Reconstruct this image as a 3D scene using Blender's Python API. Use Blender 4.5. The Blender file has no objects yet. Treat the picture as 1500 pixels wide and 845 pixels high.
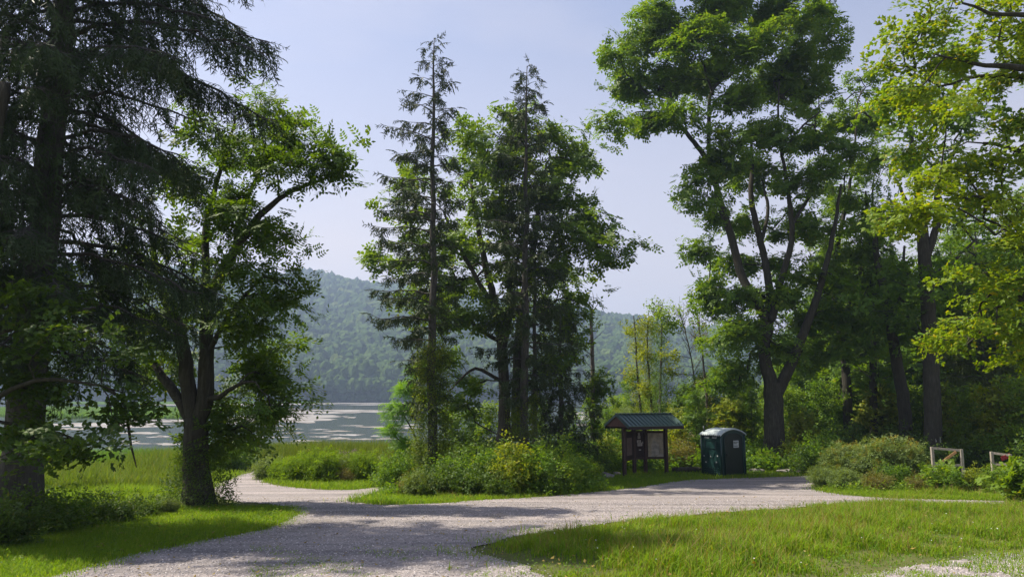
import bpy, math, random
import numpy as np
from mathutils import Vector, Matrix
from mathutils.geometry import delaunay_2d_cdt
R = math.radians
rng = np.random.default_rng(7)
random.seed(7)
sc = bpy.context.scene
col = sc.collection

# ------------------------------------------------------------------ camera
F, CX, CY = 1083.0, 750.0, 422.5          # focal length and centre in photo pixels (1500 wide)
PITCH = R(8.3)
CAMZ = 3.8
cd = bpy.data.cameras.new('camera'); cam = bpy.data.objects.new('camera', cd); col.objects.link(cam)
cam.location = (0, 0, CAMZ); cam.rotation_euler = (R(90) + PITCH, 0, 0)
cd.sensor_width = 36; cd.lens = 36 * F / 1500; cd.clip_end = 9000; cd.clip_start = .1
sc.camera = cam

# ------------------------------------------------------------------ light
SUN_AZ = 76      # degrees to the left of the view direction
SUN_EL = 57
w = bpy.data.worlds.new('World'); sc.world = w; w.use_nodes = True
nt = w.node_tree; nt.nodes.clear()
sky = nt.nodes.new('ShaderNodeTexSky'); sky.sky_type = 'NISHITA'; sky.sun_disc = False
sky.sun_elevation = R(SUN_EL); sky.sun_rotation = R(-SUN_AZ)
sky.altitude = 0; sky.air_density = 1.0; sky.dust_density = 2.2; sky.ozone_density = 2.5
tint = nt.nodes.new('ShaderNodeMix'); tint.data_type = 'RGBA'; tint.blend_type = 'MULTIPLY'; tint.inputs[0].default_value = 1
tint.inputs[7].default_value = (1.0, .93, .97, 1)
bg = nt.nodes.new('ShaderNodeBackground'); bg.inputs[1].default_value = .095
out = nt.nodes.new('ShaderNodeOutputWorld')
geo = nt.nodes.new('ShaderNodeTexCoord'); sep = nt.nodes.new('ShaderNodeSeparateXYZ'); nt.links.new(geo.outputs['Generated'], sep.inputs[0])
vr = nt.nodes.new('ShaderNodeMapRange'); vr.inputs[1].default_value = 0; vr.inputs[2].default_value = .55; vr.inputs[3].default_value = .96; vr.inputs[4].default_value = .06
nt.links.new(sep.outputs[2], vr.inputs[0])
veil = nt.nodes.new('ShaderNodeMix'); veil.data_type = 'RGBA'; veil.inputs[7].default_value = (5.7, 5.05, 4.85, 1)    # milky summer air, thickest near the horizon
cm = nt.nodes.new('ShaderNodeMapping'); cm.inputs['Scale'].default_value = (1, 1, 3.2); nt.links.new(geo.outputs['Generated'], cm.inputs[0])
cn = nt.nodes.new('ShaderNodeTexNoise'); cn.inputs['Scale'].default_value = 1.8; cn.inputs['Detail'].default_value = 6; nt.links.new(cm.outputs[0], cn.inputs['Vector'])
cr_ = nt.nodes.new('ShaderNodeMapRange'); cr_.inputs[1].default_value = .5; cr_.inputs[2].default_value = .72; cr_.inputs[4].default_value = .22; nt.links.new(cn.outputs[0], cr_.inputs[0])
ca = nt.nodes.new('ShaderNodeMath'); ca.operation = 'ADD'; ca.use_clamp = True; nt.links.new(vr.outputs[0], ca.inputs[0]); nt.links.new(cr_.outputs[0], ca.inputs[1])
nt.links.new(ca.outputs[0], veil.inputs[0]); nt.links.new(sky.outputs[0], tint.inputs[6]); nt.links.new(tint.outputs[2], veil.inputs[6]); nt.links.new(veil.outputs[2], bg.inputs[0]); nt.links.new(bg.outputs[0], out.inputs[0])
sd = bpy.data.lights.new('sun', 'SUN'); sd.energy = 5.0; sd.angle = R(.6); sd.color = (1, .90, .76)
sun = bpy.data.objects.new('sun', sd); col.objects.link(sun)
S = Vector((-math.sin(R(SUN_AZ)) * math.cos(R(SUN_EL)), math.cos(R(SUN_AZ)) * math.cos(R(SUN_EL)), math.sin(R(SUN_EL))))
sun.rotation_euler = S.to_track_quat('Z', 'Y').to_euler()
sc.view_settings.view_transform = 'Standard'; sc.view_settings.look = 'None'
sc.view_settings.exposure = .92; sc.view_settings.gamma = 1
cy = sc.cycles
cy.max_bounces = 5; cy.diffuse_bounces = 4; cy.glossy_bounces = 2; cy.transmission_bounces = 4; cy.volume_bounces = 0
cy.transparent_max_bounces = 4; cy.caustics_reflective = False; cy.caustics_refractive = False
cy.sample_clamp_indirect = 3
cy.use_denoising = True; cy.denoising_prefilter = 'NONE'; cy.denoising_input_passes = 'RGB_ALBEDO_NORMAL'

# ------------------------------------------------------------------ helpers
def tag(o, label=None, cat=None, group=None, kind=None):
    if label: o['label'] = label
    if cat: o['category'] = cat
    if group: o['group'] = group
    if kind: o['kind'] = kind
    return o

def empty(name, loc, label, cat, group=None, rz=0):
    o = bpy.data.objects.new(name, None); col.objects.link(o)
    o.empty_display_size = .3
    o.location = loc; o.rotation_euler = (0, 0, rz)
    return tag(o, label, cat, group)

class MB:
    """collects vertices and faces, links them as one mesh object"""
    def __init__(s): s.v = []; s.n = 0; s.f = {}
    def add(s, V, Fs):
        V = np.asarray(V, float).reshape(-1, 3)
        for f in (Fs if isinstance(Fs, list) else [Fs]):
            f = np.asarray(f, int)
            if f.size: s.f.setdefault(f.shape[1], []).append(f + s.n)
        s.v.append(V); s.n += len(V)
        return s
    def box(s, c, size, rz=0, M=None):
        x, y, z = [a / 2 for a in size]
        V = np.array([(-x,-y,-z),(x,-y,-z),(x,y,-z),(-x,y,-z),(-x,-y,z),(x,-y,z),(x,y,z),(-x,y,z)])
        if M is not None: V = V @ np.array(M).T
        if rz:
            c_, s_ = math.cos(rz), math.sin(rz); V = V @ np.array([(c_,-s_,0),(s_,c_,0),(0,0,1)]).T
        return s.add(V + np.array(c), np.array([(0,3,2,1),(4,5,6,7),(0,1,5,4),(1,2,6,5),(2,3,7,6),(3,0,4,7)]))
    def bar(s, a, b, w, h):
        a = Vector(a); b = Vector(b); d = (b - a); L = d.length; q = d.to_track_quat('X', 'Z')
        V = np.array([(0,-w/2,-h/2),(L,-w/2,-h/2),(L,w/2,-h/2),(0,w/2,-h/2),(0,-w/2,h/2),(L,-w/2,h/2),(L,w/2,h/2),(0,w/2,h/2)])
        m = np.array(q.to_matrix())
        return s.add(V @ m.T + np.array(a), np.array([(0,3,2,1),(4,5,6,7),(0,1,5,4),(1,2,6,5),(2,3,7,6),(3,0,4,7)]))
    def tube(s, P, r, k=8, cap=True):
        P = np.asarray(P, float); r = np.broadcast_to(np.asarray(r, float), (len(P),))
        T = np.gradient(P, axis=0); T /= np.linalg.norm(T, axis=1)[:, None] + 1e-9
        ref = np.array([0.31, .95, .05]); U = np.cross(T, ref); U /= np.linalg.norm(U, axis=1)[:, None] + 1e-9
        W_ = np.cross(T, U)
        a = np.arange(k) * 2 * math.pi / k
        V = P[:, None] + r[:, None, None] * (np.cos(a)[None, :, None] * U[:, None] + np.sin(a)[None, :, None] * W_[:, None])
        m = len(P); i = np.arange(m - 1)[:, None] * k; j = np.arange(k)[None]; j2 = (j + 1) % k
        Fq = np.stack([i + j, i + j2, i + k + j2, i + k + j], -1).reshape(-1, 4)
        fs = [Fq]
        if cap: fs += [np.arange(k)[None, ::-1], (np.arange(k) + (m - 1) * k)[None]]
        return s.add(V.reshape(-1, 3), fs)
    def frusta(s, A, B, ra, rb, k=4):
        A = np.asarray(A); B = np.asarray(B); n = len(A)
        if n == 0: return s
        T = B - A; T /= np.linalg.norm(T, axis=1)[:, None] + 1e-9
        U = np.cross(T, np.array([.31, .95, .05])); U /= np.linalg.norm(U, axis=1)[:, None] + 1e-9
        W_ = np.cross(T, U); a = np.arange(k) * 2 * math.pi / k
        ring = np.cos(a)[None, :, None] * U[:, None] + np.sin(a)[None, :, None] * W_[:, None]
        V = np.concatenate([A[:, None] + ra[:, None, None] * ring, B[:, None] + rb[:, None, None] * ring], 1)
        j = np.arange(k); j2 = (j + 1) % k
        f = np.stack([j, j2, k + j2, k + j], -1)
        Fq = (f[None] + (np.arange(n) * 2 * k)[:, None, None]).reshape(-1, 4)
        return s.add(V.reshape(-1, 3), Fq)
    def stamp(s, tm, P, M, sc_=None):
        V, Fs = tm; n = len(P)
        if n == 0: return s
        if sc_ is not None: M = M * np.asarray(sc_).reshape(-1, 1, 1)
        VV = np.einsum('nij,mj->nmi', M, V) + np.asarray(P)[:, None]
        off = (np.arange(n) * len(V))[:, None, None]
        return s.add(VV.reshape(-1, 3), [(f[None] + off).reshape(-1, f.shape[1]) for f in Fs])
    def build(s, name, mat, parent=None, smooth=False, origin=None):
        V = np.concatenate(s.v) if s.v else np.zeros((0, 3))
        if origin is not None: V = V - np.array(origin)
        me = bpy.data.meshes.new(name); me.vertices.add(len(V)); me.vertices.foreach_set('co', V.astype(np.float32).ravel())
        loops, tot = [], []
        for n, fl in s.f.items():
            f = np.concatenate(fl); loops.append(f.ravel()); tot.append(np.full(len(f), n))
        loops = np.concatenate(loops).astype(np.int32); tot = np.concatenate(tot).astype(np.int32)
        me.loops.add(len(loops)); me.loops.foreach_set('vertex_index', loops)
        me.polygons.add(len(tot)); st = np.concatenate([[0], np.cumsum(tot)[:-1]]).astype(np.int32)
        me.polygons.foreach_set('loop_start', st)
        try: me.polygons.foreach_set('loop_total', tot)
        except Exception: pass
        if smooth: me.polygons.foreach_set('use_smooth', np.ones(len(tot), bool))
        me.update(calc_edges=True)
        if not smooth: 
            try: me.shade_flat()
            except Exception: pass
        me.materials.append(mat)
        o = bpy.data.objects.new(name, me); col.objects.link(o)
        if parent is not None: o.parent = parent
        return o

def dup(root, loc, rz=0, scale=1, label=None, group=None):
    r = root.copy(); col.objects.link(r); r.location = loc; r.rotation_euler = (0, 0, rz)
    r.scale = scale if hasattr(scale, '__len__') else (scale,) * 3
    if label: r['label'] = label
    if group: r['group'] = group
    for ch in list(root.children):
        c = ch.copy(); col.objects.link(c); c.parent = r
        for g in ch.children:
            d = g.copy(); col.objects.link(d); d.parent = c
    return r

# ------------------------------------------------------------------ terrain height and pixel helpers
_py = np.array([-400, -20, 0, 9, 20, 26, 32, 40, 46, 50, 54, 60, 70, 3000.])
_pz = np.array([3.3, 2.9, 2.25, 1.62, .88, .43, .06, -.1, -.55, -.85, -1.12, -1.7, -2.4, -2.6])
_fy = np.arange(-400, 300, .25); _fz = np.interp(_fy, _py, _pz)
_k = np.ones(17) / 17; _fzs = np.convolve(np.pad(_fz, 8, mode='edge'), _k, 'valid')
def gz(x, y):
    x = np.asarray(x, float); y = np.asarray(y, float)
    t = np.clip((x - 5) / 10, 0, 1); sh = 75 * t * t * (3 - 2 * t)
    yy = np.where(y <= 40.5, y, np.maximum(40.5, y - sh))
    return np.interp(yy, _fy, _fzs)
def ray(px, py):
    xc = (px - CX) / F; yc = (CY - py) / F
    return np.array([xc, math.cos(PITCH) - yc * math.sin(PITCH), math.sin(PITCH) + yc * math.cos(PITCH)])
def W(px, py, Y):
    d = ray(px, py); return np.array([0, 0, CAMZ]) + d * (Y / d[1])
def mpp(Y): return Y / F            # metres per photo pixel
def G(px, py, zf=None):
    d = ray(px, py); d = d / d[1]; Y = np.arange(2.5, 300, .05)
    P = d[None] * Y[:, None]; z = CAMZ + P[:, 2]
    g = gz(P[:, 0], P[:, 1]) if zf is None else np.full(len(Y), zf)
    i = np.argmax(z <= g)
    return np.array([P[i, 0], P[i, 1], g[i]])
def at(px, Y):
    z = 0.
    for _ in range(3):
        dep = Y * math.cos(PITCH) + (z - CAMZ) * math.sin(PITCH); X = (px - CX) / F * dep; z = float(gz(X, Y))
    return np.array([X, Y, z])

# ------------------------------------------------------------------ materials
def mat(name):
    m = bpy.data.materials.new(name); m.use_nodes = True; n = m.node_tree; n.nodes.clear()
    o = n.nodes.new('ShaderNodeOutputMaterial'); return m, n, o
def ramp(n, src, stops, interp='LINEAR'):
    r = n.nodes.new('ShaderNodeValToRGB'); r.color_ramp.interpolation = interp
    e = r.color_ramp.elements
    while len(e) < len(stops): e.new(.5)
    for i, (p, c) in enumerate(stops):
        e[i].position = p; e[i].color = (*c, 1) if len(c) == 3 else c
    n.links.new(src, r.inputs[0]); return r.outputs[0]
def noise(n, scale, detail=3, vec=None, rough=.55, dist=0):
    t = n.nodes.new('ShaderNodeTexNoise'); t.inputs['Scale'].default_value = scale; t.inputs['Detail'].default_value = detail
    t.inputs['Roughness'].default_value = rough; t.inputs['Distortion'].default_value = dist
    if vec is not None: n.links.new(vec, t.inputs['Vector'])
    return t.outputs[0]
def coords(n, which='Object', scale=(1, 1, 1)):
    c = n.nodes.new('ShaderNodeTexCoord'); m = n.nodes.new('ShaderNodeMapping'); m.inputs['Scale'].default_value = scale
    n.links.new(c.outputs[which], m.inputs[0]); return m.outputs[0]
def mixc(n, f, a, b, mode='MIX'):
    x = n.nodes.new('ShaderNodeMix'); x.data_type = 'RGBA'; x.blend_type = mode
    for s, v in ((x.inputs[0], f), (x.inputs[6], a), (x.inputs[7], b)):
        if isinstance(v, (int, float)): s.default_value = v
        elif isinstance(v, tuple): s.default_value = (*v, 1)
        else: n.links.new(v, s)
    return x.outputs[2]
def math_(n, op, a, b=0.):
    x = n.nodes.new('ShaderNodeMath'); x.operation = op
    for s, v in ((x.inputs[0], a), (x.inputs[1], b)):
        if isinstance(v, (int, float)): s.default_value = v
        else: n.links.new(v, s)
    return x.outputs[0]
def bump(n, h, strength=.5, dist=.02):
    b = n.nodes.new('ShaderNodeBump'); b.inputs['Strength'].default_value = strength; b.inputs['Distance'].default_value = dist
    n.links.new(h, b.inputs['Height']); return b.outputs[0]
def prin(n, o, colr, rough=.8, spec=.3, metal=0, normal=None):
    p = n.nodes.new('ShaderNodeBsdfPrincipled')
    if isinstance(colr, tuple): p.inputs['Base Color'].default_value = (*colr, 1)
    else: n.links.new(colr, p.inputs['Base Color'])
    if isinstance(rough, (int, float)): p.inputs['Roughness'].default_value = rough
    else: n.links.new(rough, p.inputs['Roughness'])
    p.inputs['Specular IOR Level'].default_value = spec; p.inputs['Metallic'].default_value = metal
    if normal is not None: n.links.new(normal, p.inputs['Normal'])
    if o is not None: n.links.new(p.outputs[0], o.inputs[0])
    return p

def leaf_mat(name, a, b, c=None, transl=.42, tcol=None, spec=.25, rough=.5, nscale=.5):
    """a = usual colour, b = variation, c = rare leaves; part of the light passes through the leaf"""
    m, n, o = mat(name)
    g = n.nodes.new('ShaderNodeNewGeometry'); rnd = g.outputs['Random Per Island']
    c = c or tuple(0.5 * (x + y) for x, y in zip(a, b))
    cr = ramp(n, rnd, [(0, a), (.55, tuple(.6 * x + .4 * y for x, y in zip(a, b))), (.93, b), (1, c)])
    ns = noise(n, nscale, 2, coords(n))
    cl = mixc(n, ramp(n, ns, [(.35, (0, 0, 0)), (.65, (1, 1, 1))]), cr, mixc(n, .55, cr, b))
    p = prin(n, None, cl, rough, spec)
    t = n.nodes.new('ShaderNodeBsdfTranslucent')
    tc = mixc(n, 1.0, cl, tcol or (1.9, 1.7, .35), 'MULTIPLY')
    n.links.new(tc, t.inputs[0])
    mx = n.nodes.new('ShaderNodeMixShader'); mx.inputs[0].default_value = transl
    n.links.new(p.outputs[0], mx.inputs[1]); n.links.new(t.outputs[0], mx.inputs[2]); n.links.new(mx.outputs[0], o.inputs[0])
    return m
def bark_mat(name, a, b, vs=9, hs=1.6, strength=.8):
    m, n, o = mat(name)
    v = coords(n, 'Object', (vs, vs, hs))
    h = noise(n, 1.5, 5, v, .65, .6)
    c = ramp(n, h, [(.3, tuple(x * .55 for x in a)), (.5, a), (.72, b)])
    c = mixc(n, math_(n, 'MULTIPLY', noise(n, .9, 3, coords(n)), .5), c, (.055, .065, .04))
    prin(n, o, c, .9, .15, 0, bump(n, h, strength, .05)); return m

M_walnut = leaf_mat('walnut_leaf', (.048, .104, .012), (.092, .165, .015), (.15, .18, .022))
M_ash = leaf_mat('ash_leaf', (.062, .14, .014), (.13, .22, .018), (.21, .23, .03))
M_center = leaf_mat('grove_leaf', (0.060, 0.125, 0.018), (0.119, 0.200, 0.022), (0.188, 0.213, 0.031))
M_maple = leaf_mat('sunlit_yellow_maple_leaf', (.07, .16, .012), (.20, .27, .014), (.42, .30, .018), .48, nscale=.4)  # yellow of the sunlit leaves is put into the leaf colour
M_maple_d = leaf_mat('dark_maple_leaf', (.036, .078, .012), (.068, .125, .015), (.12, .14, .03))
M_woods = leaf_mat('woods_leaf', (.058, .135, .015), (.115, .205, .02), (.17, .21, .028), .48)
M_lite = leaf_mat('light_sapling_leaf', (0.088, 0.175, 0.015), (0.156, 0.244, 0.022), (0.250, 0.250, 0.031), .46)
M_locust = leaf_mat('feathery_sumac_leaf', (0.094, 0.213, 0.025), (0.138, 0.275, 0.037), None, .5)
M_yel = leaf_mat('yellowish_vine_leaf', (0.125, 0.200, 0.015), (0.225, 0.263, 0.022), (0.350, 0.275, 0.037))
M_willow = leaf_mat('greyish_willow_leaf', (0.100, 0.163, 0.044), (0.163, 0.225, 0.062), None, .35)
M_shd = leaf_mat('dark_shrub_leaf', (.045, .095, .016), (.085, .15, .02), (.14, .14, .03))
M_rust = leaf_mat('rusty_shrub_leaf', (.11, .13, .03), (.17, .15, .04), (.24, .12, .04), .35)
M_spr = leaf_mat('spruce_needle', (.030, .056, .020), (.052, .085, .026), (.085, .08, .035), .15, (1.1, 1.2, .6), .2)
M_sprc = leaf_mat('sparse_spruce_needle', (.036, .06, .020), (.06, .09, .026), (.10, .085, .035), .15, (1.1, 1.1, .7), .2)
M_ivy = leaf_mat('ivy_leaf', (.06, .12, .012), (.13, .18, .018), (.2, .19, .025))
M_lawn = leaf_mat('lawn_grass_blade', (.085, .19, .010), (.20, .30, .022), (.40, .34, .11), .48, (1.5, 1.45, .3), .12, .6)
M_meadow = leaf_mat('meadow_grass_blade', (.12, .22, .012), (.19, .29, .018), (.30, .26, .08), .48, (1.4, 1.35, .3), .12, .6)
M_rough = leaf_mat('rough_meadow_blade', (.085, .16, .018), (.15, .2, .03), (.26, .17, .09), .42, (1.4, 1.35, .3), .12, .6)
M_dry = leaf_mat('dry_grass_blade', (.16, .14, .045), (.24, .19, .07), (.3, .24, .10), .3, None, .1)
M_reed = leaf_mat('cattail_blade', (.075, .135, .02), (.12, .165, .028), (.2, .16, .06), .38, None, .15)
M_reed2 = leaf_mat('far_reed_blade', (.08, .18, .025), (.10, .2, .03), (.16, .19, .05), .4, None, .15)
M_gold = leaf_mat('goldenrod_flower', (.45, .33, .02), (.5, .38, .03), None, .3, (1, 1, 1))
M_pink = leaf_mat('loosestrife_flower', (.32, .13, .26), (.38, .2, .32), None, .3, (1, 1, 1))
M_white = leaf_mat('white_clover_flower', (.45, .45, .42), (.6, .6, .55), None, .2, (1, 1, 1))
M_bark = bark_mat('dark_walnut_bark', (.045, .038, .032), (.085, .075, .065))
M_bark2 = bark_mat('furrowed_grey_bark', (.06, .05, .042), (.11, .095, .08))
M_sbark = bark_mat('spruce_bark', (.075, .068, .066), (.13, .12, .115), 14, 4)
M_dead = bark_mat('dead_wood', (.13, .11, .1), (.24, .21, .19), 12, 2)

# ------------------------------------------------------------------ leaf templates (along +X, facing +Z)
def rhomb(p, d, L, wd, fold=.0, up=(0, 0, 1)):
    p = np.array(p, float); d = np.array(d, float); d /= np.linalg.norm(d)
    s = np.cross(up, d); s /= np.linalg.norm(s) + 1e-9
    nrm = np.cross(d, s)
    return [p, p + d * L * .42 + s * wd / 2 - nrm * fold, p + d * L, p + d * L * .42 - s * wd / 2 - nrm * fold]
def tmpl(quads):
    V = np.array([v for q in quads for v in q], float)
    return (V, [np.arange(len(V)).reshape(-1, 4)])
def pinnate(p, d, L, pairs, ll, lw, r):
    d = np.array(d, float); d /= np.linalg.norm(d); s = np.cross((0, 0, 1), d); s /= np.linalg.norm(s) + 1e-9
    q = []; p = np.array(p, float)
    for k in range(pairs):
        t = .2 + .8 * k / pairs
        c = p + d * L * t + np.array([0, 0, -.25 * L * t * t])
        for sg in (-1, 1):
            dd = d * .55 + s * sg * .85 + np.array([0, 0, -.25 + r.uniform(-.25, .15)])
            q.append(rhomb(c, dd, ll * (1 - .25 * t) * r.uniform(.8, 1.15), lw, .006))
    q.append(rhomb(p + d * L + np.array([0, 0, -.25 * L]), d + np.array([0, 0, -.4]), ll * .9, lw, .006))
    return q
def spray_pinnate(seed, nl=5, L=.36, pairs=4, ll=.14, lw=.055, tw=.5):
    r = random.Random(seed); q = []
    for i in range(nl):
        t = i / (nl - 1); a = (i * 2.4) + r.uniform(-.3, .3)
        d = (math.cos(a * .5 - .6) * .8 + .35, math.sin(a) * .9, r.uniform(-.15, .35))
        q += pinnate((t * tw, r.uniform(-.04, .04), r.uniform(-.04, .05)), d, L * r.uniform(.8, 1.15), pairs, ll, lw, r)
    return tmpl(q)
def spray_maple(seed, nl=13, size=.13, tw=.55, lobes=3):
    r = random.Random(seed); q = []
    for i in range(nl):
        t = i / nl; a = r.choice((-1, 1)) * r.uniform(.3, 1.3)
        p = np.array((t * tw, r.uniform(-.22, .22), r.uniform(-.07, .07)))
        d = np.array((math.cos(a), math.sin(a), r.uniform(-.5, .1))); s = size * r.uniform(.7, 1.2)
        up = (r.uniform(-.4, .4), r.uniform(-.4, .4), 1)
        q.append(rhomb(p, d, s, s * .62, .008, up))
        if lobes == 3:
            for sg in (-1, 1):
                d2 = np.array((math.cos(a + sg * .95), math.sin(a + sg * .95), d[2]))
                q.append(rhomb(p, d2, s * .78, s * .5, .004, up))
    return tmpl(q)
def spray_small(seed, nl=22, size=.075, tw=.45, spread=.2, asp=.5):
    r = random.Random(seed); q = []
    for i in range(nl):
        t = r.random(); a = r.uniform(-1.6, 1.6)
        p = np.array((t * tw, r.gauss(0, spread * .6), r.gauss(0, spread * .45)))
        d = np.array((math.cos(a), math.sin(a), r.uniform(-.7, .3)))
        up = (r.uniform(-.6, .6), r.uniform(-.6, .6), 1); s = size * r.uniform(.7, 1.3)
        q.append(rhomb(p, d, s, s * asp, .004, up))
    return tmpl(q)
def sprig(seed, L=.5, side=7, sl=.2, th=.03, droop=.25):
    r = random.Random(seed); q = []
    def shoot(p, d, l, t):
        q.append(rhomb(p, d, l, t)); q.append(rhomb(p, d, l, t, 0, (.7, 1, .1)))
    n = 3; p = np.array((0., 0, 0)); d = np.array((1., 0, 0))
    pts = []
    for i in range(n):
        shoot(p, d, L / n * 1.25, th); pts.append((p.copy(), d.copy())); p = p + d * L / n; d = d + np.array((0, r.uniform(-.1, .1), -droop)); d /= np.linalg.norm(d)
    for i in range(side):
        b, dd = pts[i % n]; bb = b + dd * L / n * r.random()
        sg = 1 if i % 2 else -1
        shoot(bb, (.6, sg * r.uniform(.6, 1), r.uniform(-.8, -.05)), sl * r.uniform(.6, 1.2), th * .9)
    return tmpl(q)
T_pin = [spray_pinnate(i) for i in range(5)]
T_pinc = [spray_pinnate(20 + i, 5, .42, 3, .20, .095, .6) for i in range(5)]
T_map = [spray_maple(40 + i) for i in range(5)]
T_mapc = [spray_maple(50 + i, 12, .19, .6, 3) for i in range(4)]
T_sml = [spray_small(60 + i) for i in range(5)]
T_smlc = [spray_small(70 + i, 14, .18, .6, .28, .55) for i in range(4)]
T_nar = [spray_small(80 + i, 24, .12, .5, .13, .2) for i in range(4)]
T_feather = [spray_pinnate(90 + i, 5, .5, 9, .12, .03, .4) for i in range(3)]
T_sprig = [sprig(100 + i, .5, 11, .22, .045) for i in range(5)]
T_sprigf = [sprig(110 + i, .42, 10, .13, .02, .2) for i in range(5)]
T_big = [spray_maple(120 + i, 7, .26, .6, 3) for i in range(3)]

def frames(D, upj=.45, r=rng):
    D = D / (np.linalg.norm(D, axis=1)[:, None] + 1e-9)
    U = np.array([0, 0, 1.]) + r.normal(0, upj, D.shape)
    Sd = np.cross(U, D); Sd /= np.linalg.norm(Sd, axis=1)[:, None] + 1e-9
    N = np.cross(D, Sd)
    return np.stack([D, Sd, N], -1)
def stamps(mb, T, P, D, smin=.8, smax=1.25, upj=.45):
    which = rng.integers(0, len(T), len(P)); Mx = frames(D, upj); s = rng.uniform(smin, smax, len(P))
    for i, t in enumerate(T):
        k = which == i
        mb.stamp(t, P[k], Mx[k], s[k])

DENS = 1.3
# ------------------------------------------------------------------ deciduous tree builder
def smooth_poly(P, r, step=.35, jit=.0):
    P = np.asarray(P, float); r = np.asarray(r, float)
    d = np.concatenate([[0], np.cumsum(np.linalg.norm(np.diff(P, axis=0), axis=1))])
    n = max(3, int(d[-1] / step) + 1); t = np.linspace(0, d[-1], n)
    # catmull-rom through the points
    Q = []
    for u in t:
        i = min(len(P) - 2, max(0, np.searchsorted(d, u, 'right') - 1)); f = (u - d[i]) / max(1e-6, d[i+1] - d[i])
        p0 = P[max(0, i-1)]; p1 = P[i]; p2 = P[i+1]; p3 = P[min(len(P)-1, i+2)]
        Q.append(.5 * (2*p1 + (p2-p0)*f + (2*p0-5*p1+4*p2-p3)*f*f + (3*p1-p0-3*p2+p3)*f**3))
    Q = np.array(Q)
    if jit: Q[1:-1] += rng.normal(0, jit, Q[1:-1].shape)
    return Q, np.interp(t, d, r)

def make_tree(name, label, cat, base, limbs, ells, T, lm, bm, dens=1., per=4, sig=.33, group=None, twig=.011,
              extra=None, flat=.6, lump=.55, smin=.8, smax=1.25, droop=.25, wpath=.22, upj=.45, flare=1.5):
    root = empty(name, tuple(base), label, cat, group)
    base = np.asarray(base, float)
    tb = MB(); pos = []; par = []; plen = []; lrad = []
    for li, (P, rad) in enumerate(limbs):
        Q, rr = smooth_poly(P, rad, .35, .015)
        if li == 0:
            h = Q[:, 2] - Q[0, 2]; rr = rr * (1 + (flare - 1) * np.exp(-h / .35))
        tb.tube(Q, rr, 12 if rr[0] > .15 else 8)
        start = len(pos)
        if li: 
            dd = np.linalg.norm(np.array(pos) - Q[0], axis=1); near = int(np.argmin(dd)); pl0 = plen[near]
        else: near, pl0 = -1, 0
        acc = pl0
        for i in range(len(Q)):
            if i: acc += np.linalg.norm(Q[i] - Q[i-1])
            pos.append(Q[i]); par.append(near if i == 0 else len(pos) - 2); plen.append(acc); lrad.append(rr[i])
    n0 = len(pos)
    # clump centres and attractors
    A = []
    for (c, r3) in ells:
        c = np.array(c); r3 = np.array(r3)
        vol = (r3[0] * r3[1] * r3[2]) ** (2 / 3)
        K = max(2, int(round(vol * 3.3 * dens * DENS)))
        u = rng.normal(0, 1, (K, 3)); u /= np.linalg.norm(u, axis=1)[:, None]
        cc = c + u * r3 * (rng.random(K) ** .45)[:, None] * .92
        for q in cc:
            m = rng.integers(3, 6)
            A.append(q + rng.normal(0, 1, (m, 3)) * np.array([lump, lump, lump * flat]) * .8)
    A = np.concatenate(A)
    A = A[A[:, 2] > base[2] + .5]
    cap = len(pos) + len(A) * 14
    PP = np.zeros((cap, 3)); PP[:n0] = pos; PL = np.zeros(cap); PL[:n0] = plen; PR = list(par); n = n0
    lr = np.array(lrad)
    pen = np.zeros(cap); pen[:n0] = np.where(lr > .22, 1.2, 0)
    d0 = np.min(np.linalg.norm(A[:, None] - PP[None, :n0], axis=2), axis=1)
    tips = []; dirs = []
    for ai in np.argsort(d0):
        a = A[ai]; v = a - PP[:n]; d = np.linalg.norm(v, axis=1)
        cost = d + wpath * PL[:n] + pen[:n] + np.where(v[:, 2] < -.3, .25 * np.abs(v[:, 2]), 0)
        k = int(np.argmin(cost)); dk = d[k]; m = max(1, min(12, int(math.ceil(dk / .45))))
        p0 = PP[k].copy(); prev = k
        bow = rng.normal(0, .06, 3) * dk + np.array([0, 0, .08 * dk])
        for j in range(1, m + 1):
            f = j / m; q = p0 + (a - p0) * f + bow * 4 * f * (1 - f) + (rng.normal(0, .035, 3) if j < m else 0)
            PP[n] = q; PL[n] = PL[prev] + np.linalg.norm(q - PP[prev]); PR.append(prev); prev = n; n += 1
        tips.append(n - 1); dirs.append(PP[n-1] - PP[PR[n-1]])
    cnt = np.zeros(n)
    for t in tips:
        cnt[t] += 1
    for i in range(n - 1, n0 - 1, -1):
        if PR[i] >= 0: cnt[PR[i]] += cnt[i]
    rad = twig * np.maximum(cnt, 1) ** .47
    e = np.arange(n0, n); pr = np.array(PR)[e]
    ra = np.where(pr < n0, np.minimum(rad[e] * 1.15, lr[np.minimum(pr, n0-1)] * .9), rad[pr]); ra = np.minimum(ra, rad[e] * 1.6)
    tb.frusta(PP[pr], PP[e], ra, rad[e], 5)
    tb.build('trunk', bm, root, True, base)
    cb = MB()
    tp = PP[tips]; td = np.array(dirs); td /= np.linalg.norm(td, axis=1)[:, None] + 1e-9
    P = np.repeat(tp, per, 0) + rng.normal(0, sig, (len(tp) * per, 3)) * np.array([1, 1, flat]) - np.repeat(td, per, 0) * .2
    D = np.repeat(td, per, 0) * .7 + rng.normal(0, .7, P.shape) * np.array([1, 1, .5]); D[:, 2] -= droop
    stamps(cb, T, P, D, smin, smax, upj)
    cb.build('crown', lm, root, False, base)
    if extra: extra(root, base)
    return root

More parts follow.
